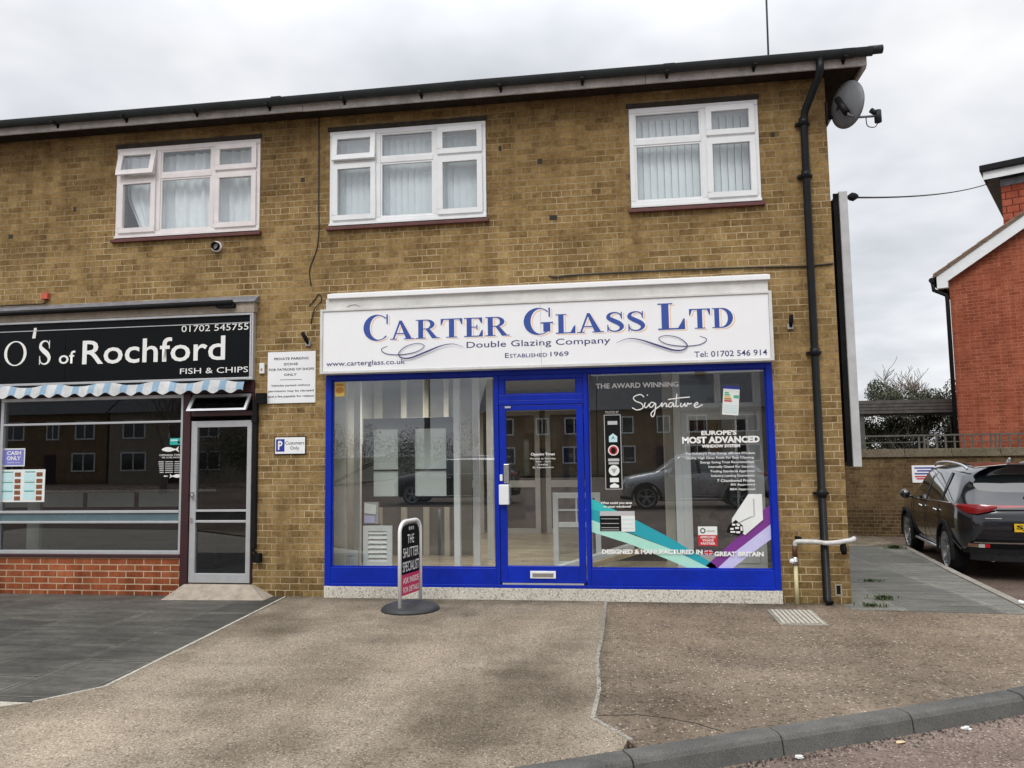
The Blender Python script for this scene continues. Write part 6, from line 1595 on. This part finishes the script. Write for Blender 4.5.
    for s_ in (-1, 1):
        mb = MB(); mb.prism([(s_*.50, 4.27, .74), (s_*.72, 4.22, .75), (s_*.76, 4.05, .87), (s_*.60, 4.22, .84)], (0, .03, 0)); mb.build('headlight', M['lampclear'], car, local=True)
    mb = MB(); mb.box(-.45, .45, 4.30, 4.335, .60, .74); mb.build('grille', M['matblack'], car, local=True)
    return car
car = make_car('dark grey sports utility car parked facing away in the alley car park', (5.52, 2.98, -.272), R(-8.0), M['carpaint'])
for c_ in children(car):
    if c_.name.startswith('plate_lettering'): c_.matrix_parent_inverse = Matrix.Identity(4)
def repaint(o, paint):
    for ch in children(o):
        if ch.data and ch.data.materials and ch.data.materials[0] == M['carpaint']:
            ch.data = ch.data.copy(); ch.data.materials[0] = paint
        repaint(ch, paint)
def car_copy(loc, rz, paint, label):
    c_ = copy_tree(car); c_.location = loc; c_.rotation_euler = (0, 0, rz); c_['label'] = label; repaint(c_, paint); return c_
car_copy((4.2, -15.5, -.11), R(90), M['silverpaint'], 'silver car across the road mirrored in the right shop pane')
car_copy((-3.6, -18.0, -.11), R(90), M['carpaint'], 'dark car across the road mirrored in the left shop pane')

# ------------------------------------------------------------------ across the road (seen mirrored in the glass)
def far_house(x0, label, mat, first):
    t = thing('terraced_house', label, 'house', (x0, -50, -.16), math.pi)
    w_ = 9.; mb = MB(); mb.prism([(0, 0, 0), (w_, 0, 0), (w_, 0, 4.9), (0, 0, 4.9)], (0, 8, 0)); mb.build('wall', mat, t, local=True)
    mb = MB(); mb.prism([(-.02, -.3, 4.9), (-.02, 4, 7.9), (-.02, 8.3, 4.9)], (w_+.04, 0, 0)); rf = mb.build('roof', M['slate'], t, local=True)
    mb = MB(); mb.box(.5, 1.3, 3.6, 4.4, 7.3, 9.0); mb.build('chimney', mat, rf, local=True)
    for x, z, ww, hh in ((.9, 3.1, 1.5, 1.3), (3.6, 3.1, 1.0, 1.3), (6.3, 3.1, 1.7, 1.3), (.8, .9, 1.8, 1.3), (6.2, .9, 1.9, 1.3)):
        mb = MB(); fr(mb, x, x+ww, z, z+hh, .10, -.05, .02); mb.box(x+ww/2-.04, x+ww/2+.04, -.051, .02, z+.1, z+hh-.1); wn = mb.build('window', M['upvc'], t, local=True)
        g = MB(); g.face([(x+.1, -.01, z+.1), (x+ww-.1, -.01, z+.1), (x+ww-.1, -.01, z+hh-.1), (x+.1, -.01, z+hh-.1)]); g.build('pane', M['carglass'], wn, local=True)
    mb = MB(); mb.box(3.8, 4.7, -.03, .02, .1, 2.1); mb.build('door', M['maroon'], t, local=True)
    return t
far_house(-2.0, 'brown brick terraced house mirrored behind the blue door', M['brickFar'], True)
far_house(7.1, 'brown brick terraced house mirrored at the left of the right pane', M['brickFar'], False)
far_house(16.2, 'grey rendered terraced house mirrored at the right of the right pane', M['stone'], False)
for x_, lab_, mt_ in ((-26, 'pale rendered terraced house mirrored at the right of the fish shop window', 'stone'), (-35.2, 'brown brick terraced house mirrored in the middle of the fish shop window', 'brickFar'), (-44.4, 'red brick terraced house mirrored at the left of the fish shop window', 'brickRed'), (-53.6, 'brown brick terraced house mirrored at the far left edge of the fish shop window', 'brickFar')):
    h_ = far_house(x_, lab_, M[mt_], False); h_.location.y = -40
t = thing('telegraph_pole', 'dark wooden telegraph pole mirrored in the left shop pane', 'pole', (-8.4, -24, -.16))
mb = MB(); mb.tube([(-8.4, -24, -.16), (-8.4, -24, 7.2)], .13, 10, rr=[.15, .11]); mb.build('pole', M['timber'], t); mb = MB(); mb.box(-9.0, -7.8, -24.05, -23.95, 6.7, 6.8); mb.build('cross_arm', M['timber'], t)
rnd = random.Random(21)
for i, (x, y, h, lab) in enumerate(((-13.5, -22, 3.2, 'bare street tree mirrored at the left edge of the left pane'), (-22, -26, 3.4, 'bare street tree mirrored in the fish shop window'))):
    t = thing('bare_tree', lab, 'tree', (x, y, -.16)); mb = MB(); tree_limbs(mb, (x, y, -.16), h, .5, 4, rnd, .2); mb.build('trunk', M['bark'], t)
bush('dark hedge tree mirrored low in the left shop pane', (-17, -34, -.16), blobs(-16, -34, 1.7, 9, 1, 1.1, 40, 31, 1.3), 34000, .055, M['leafA'], 33, 'hedge', 'hedge', .1)
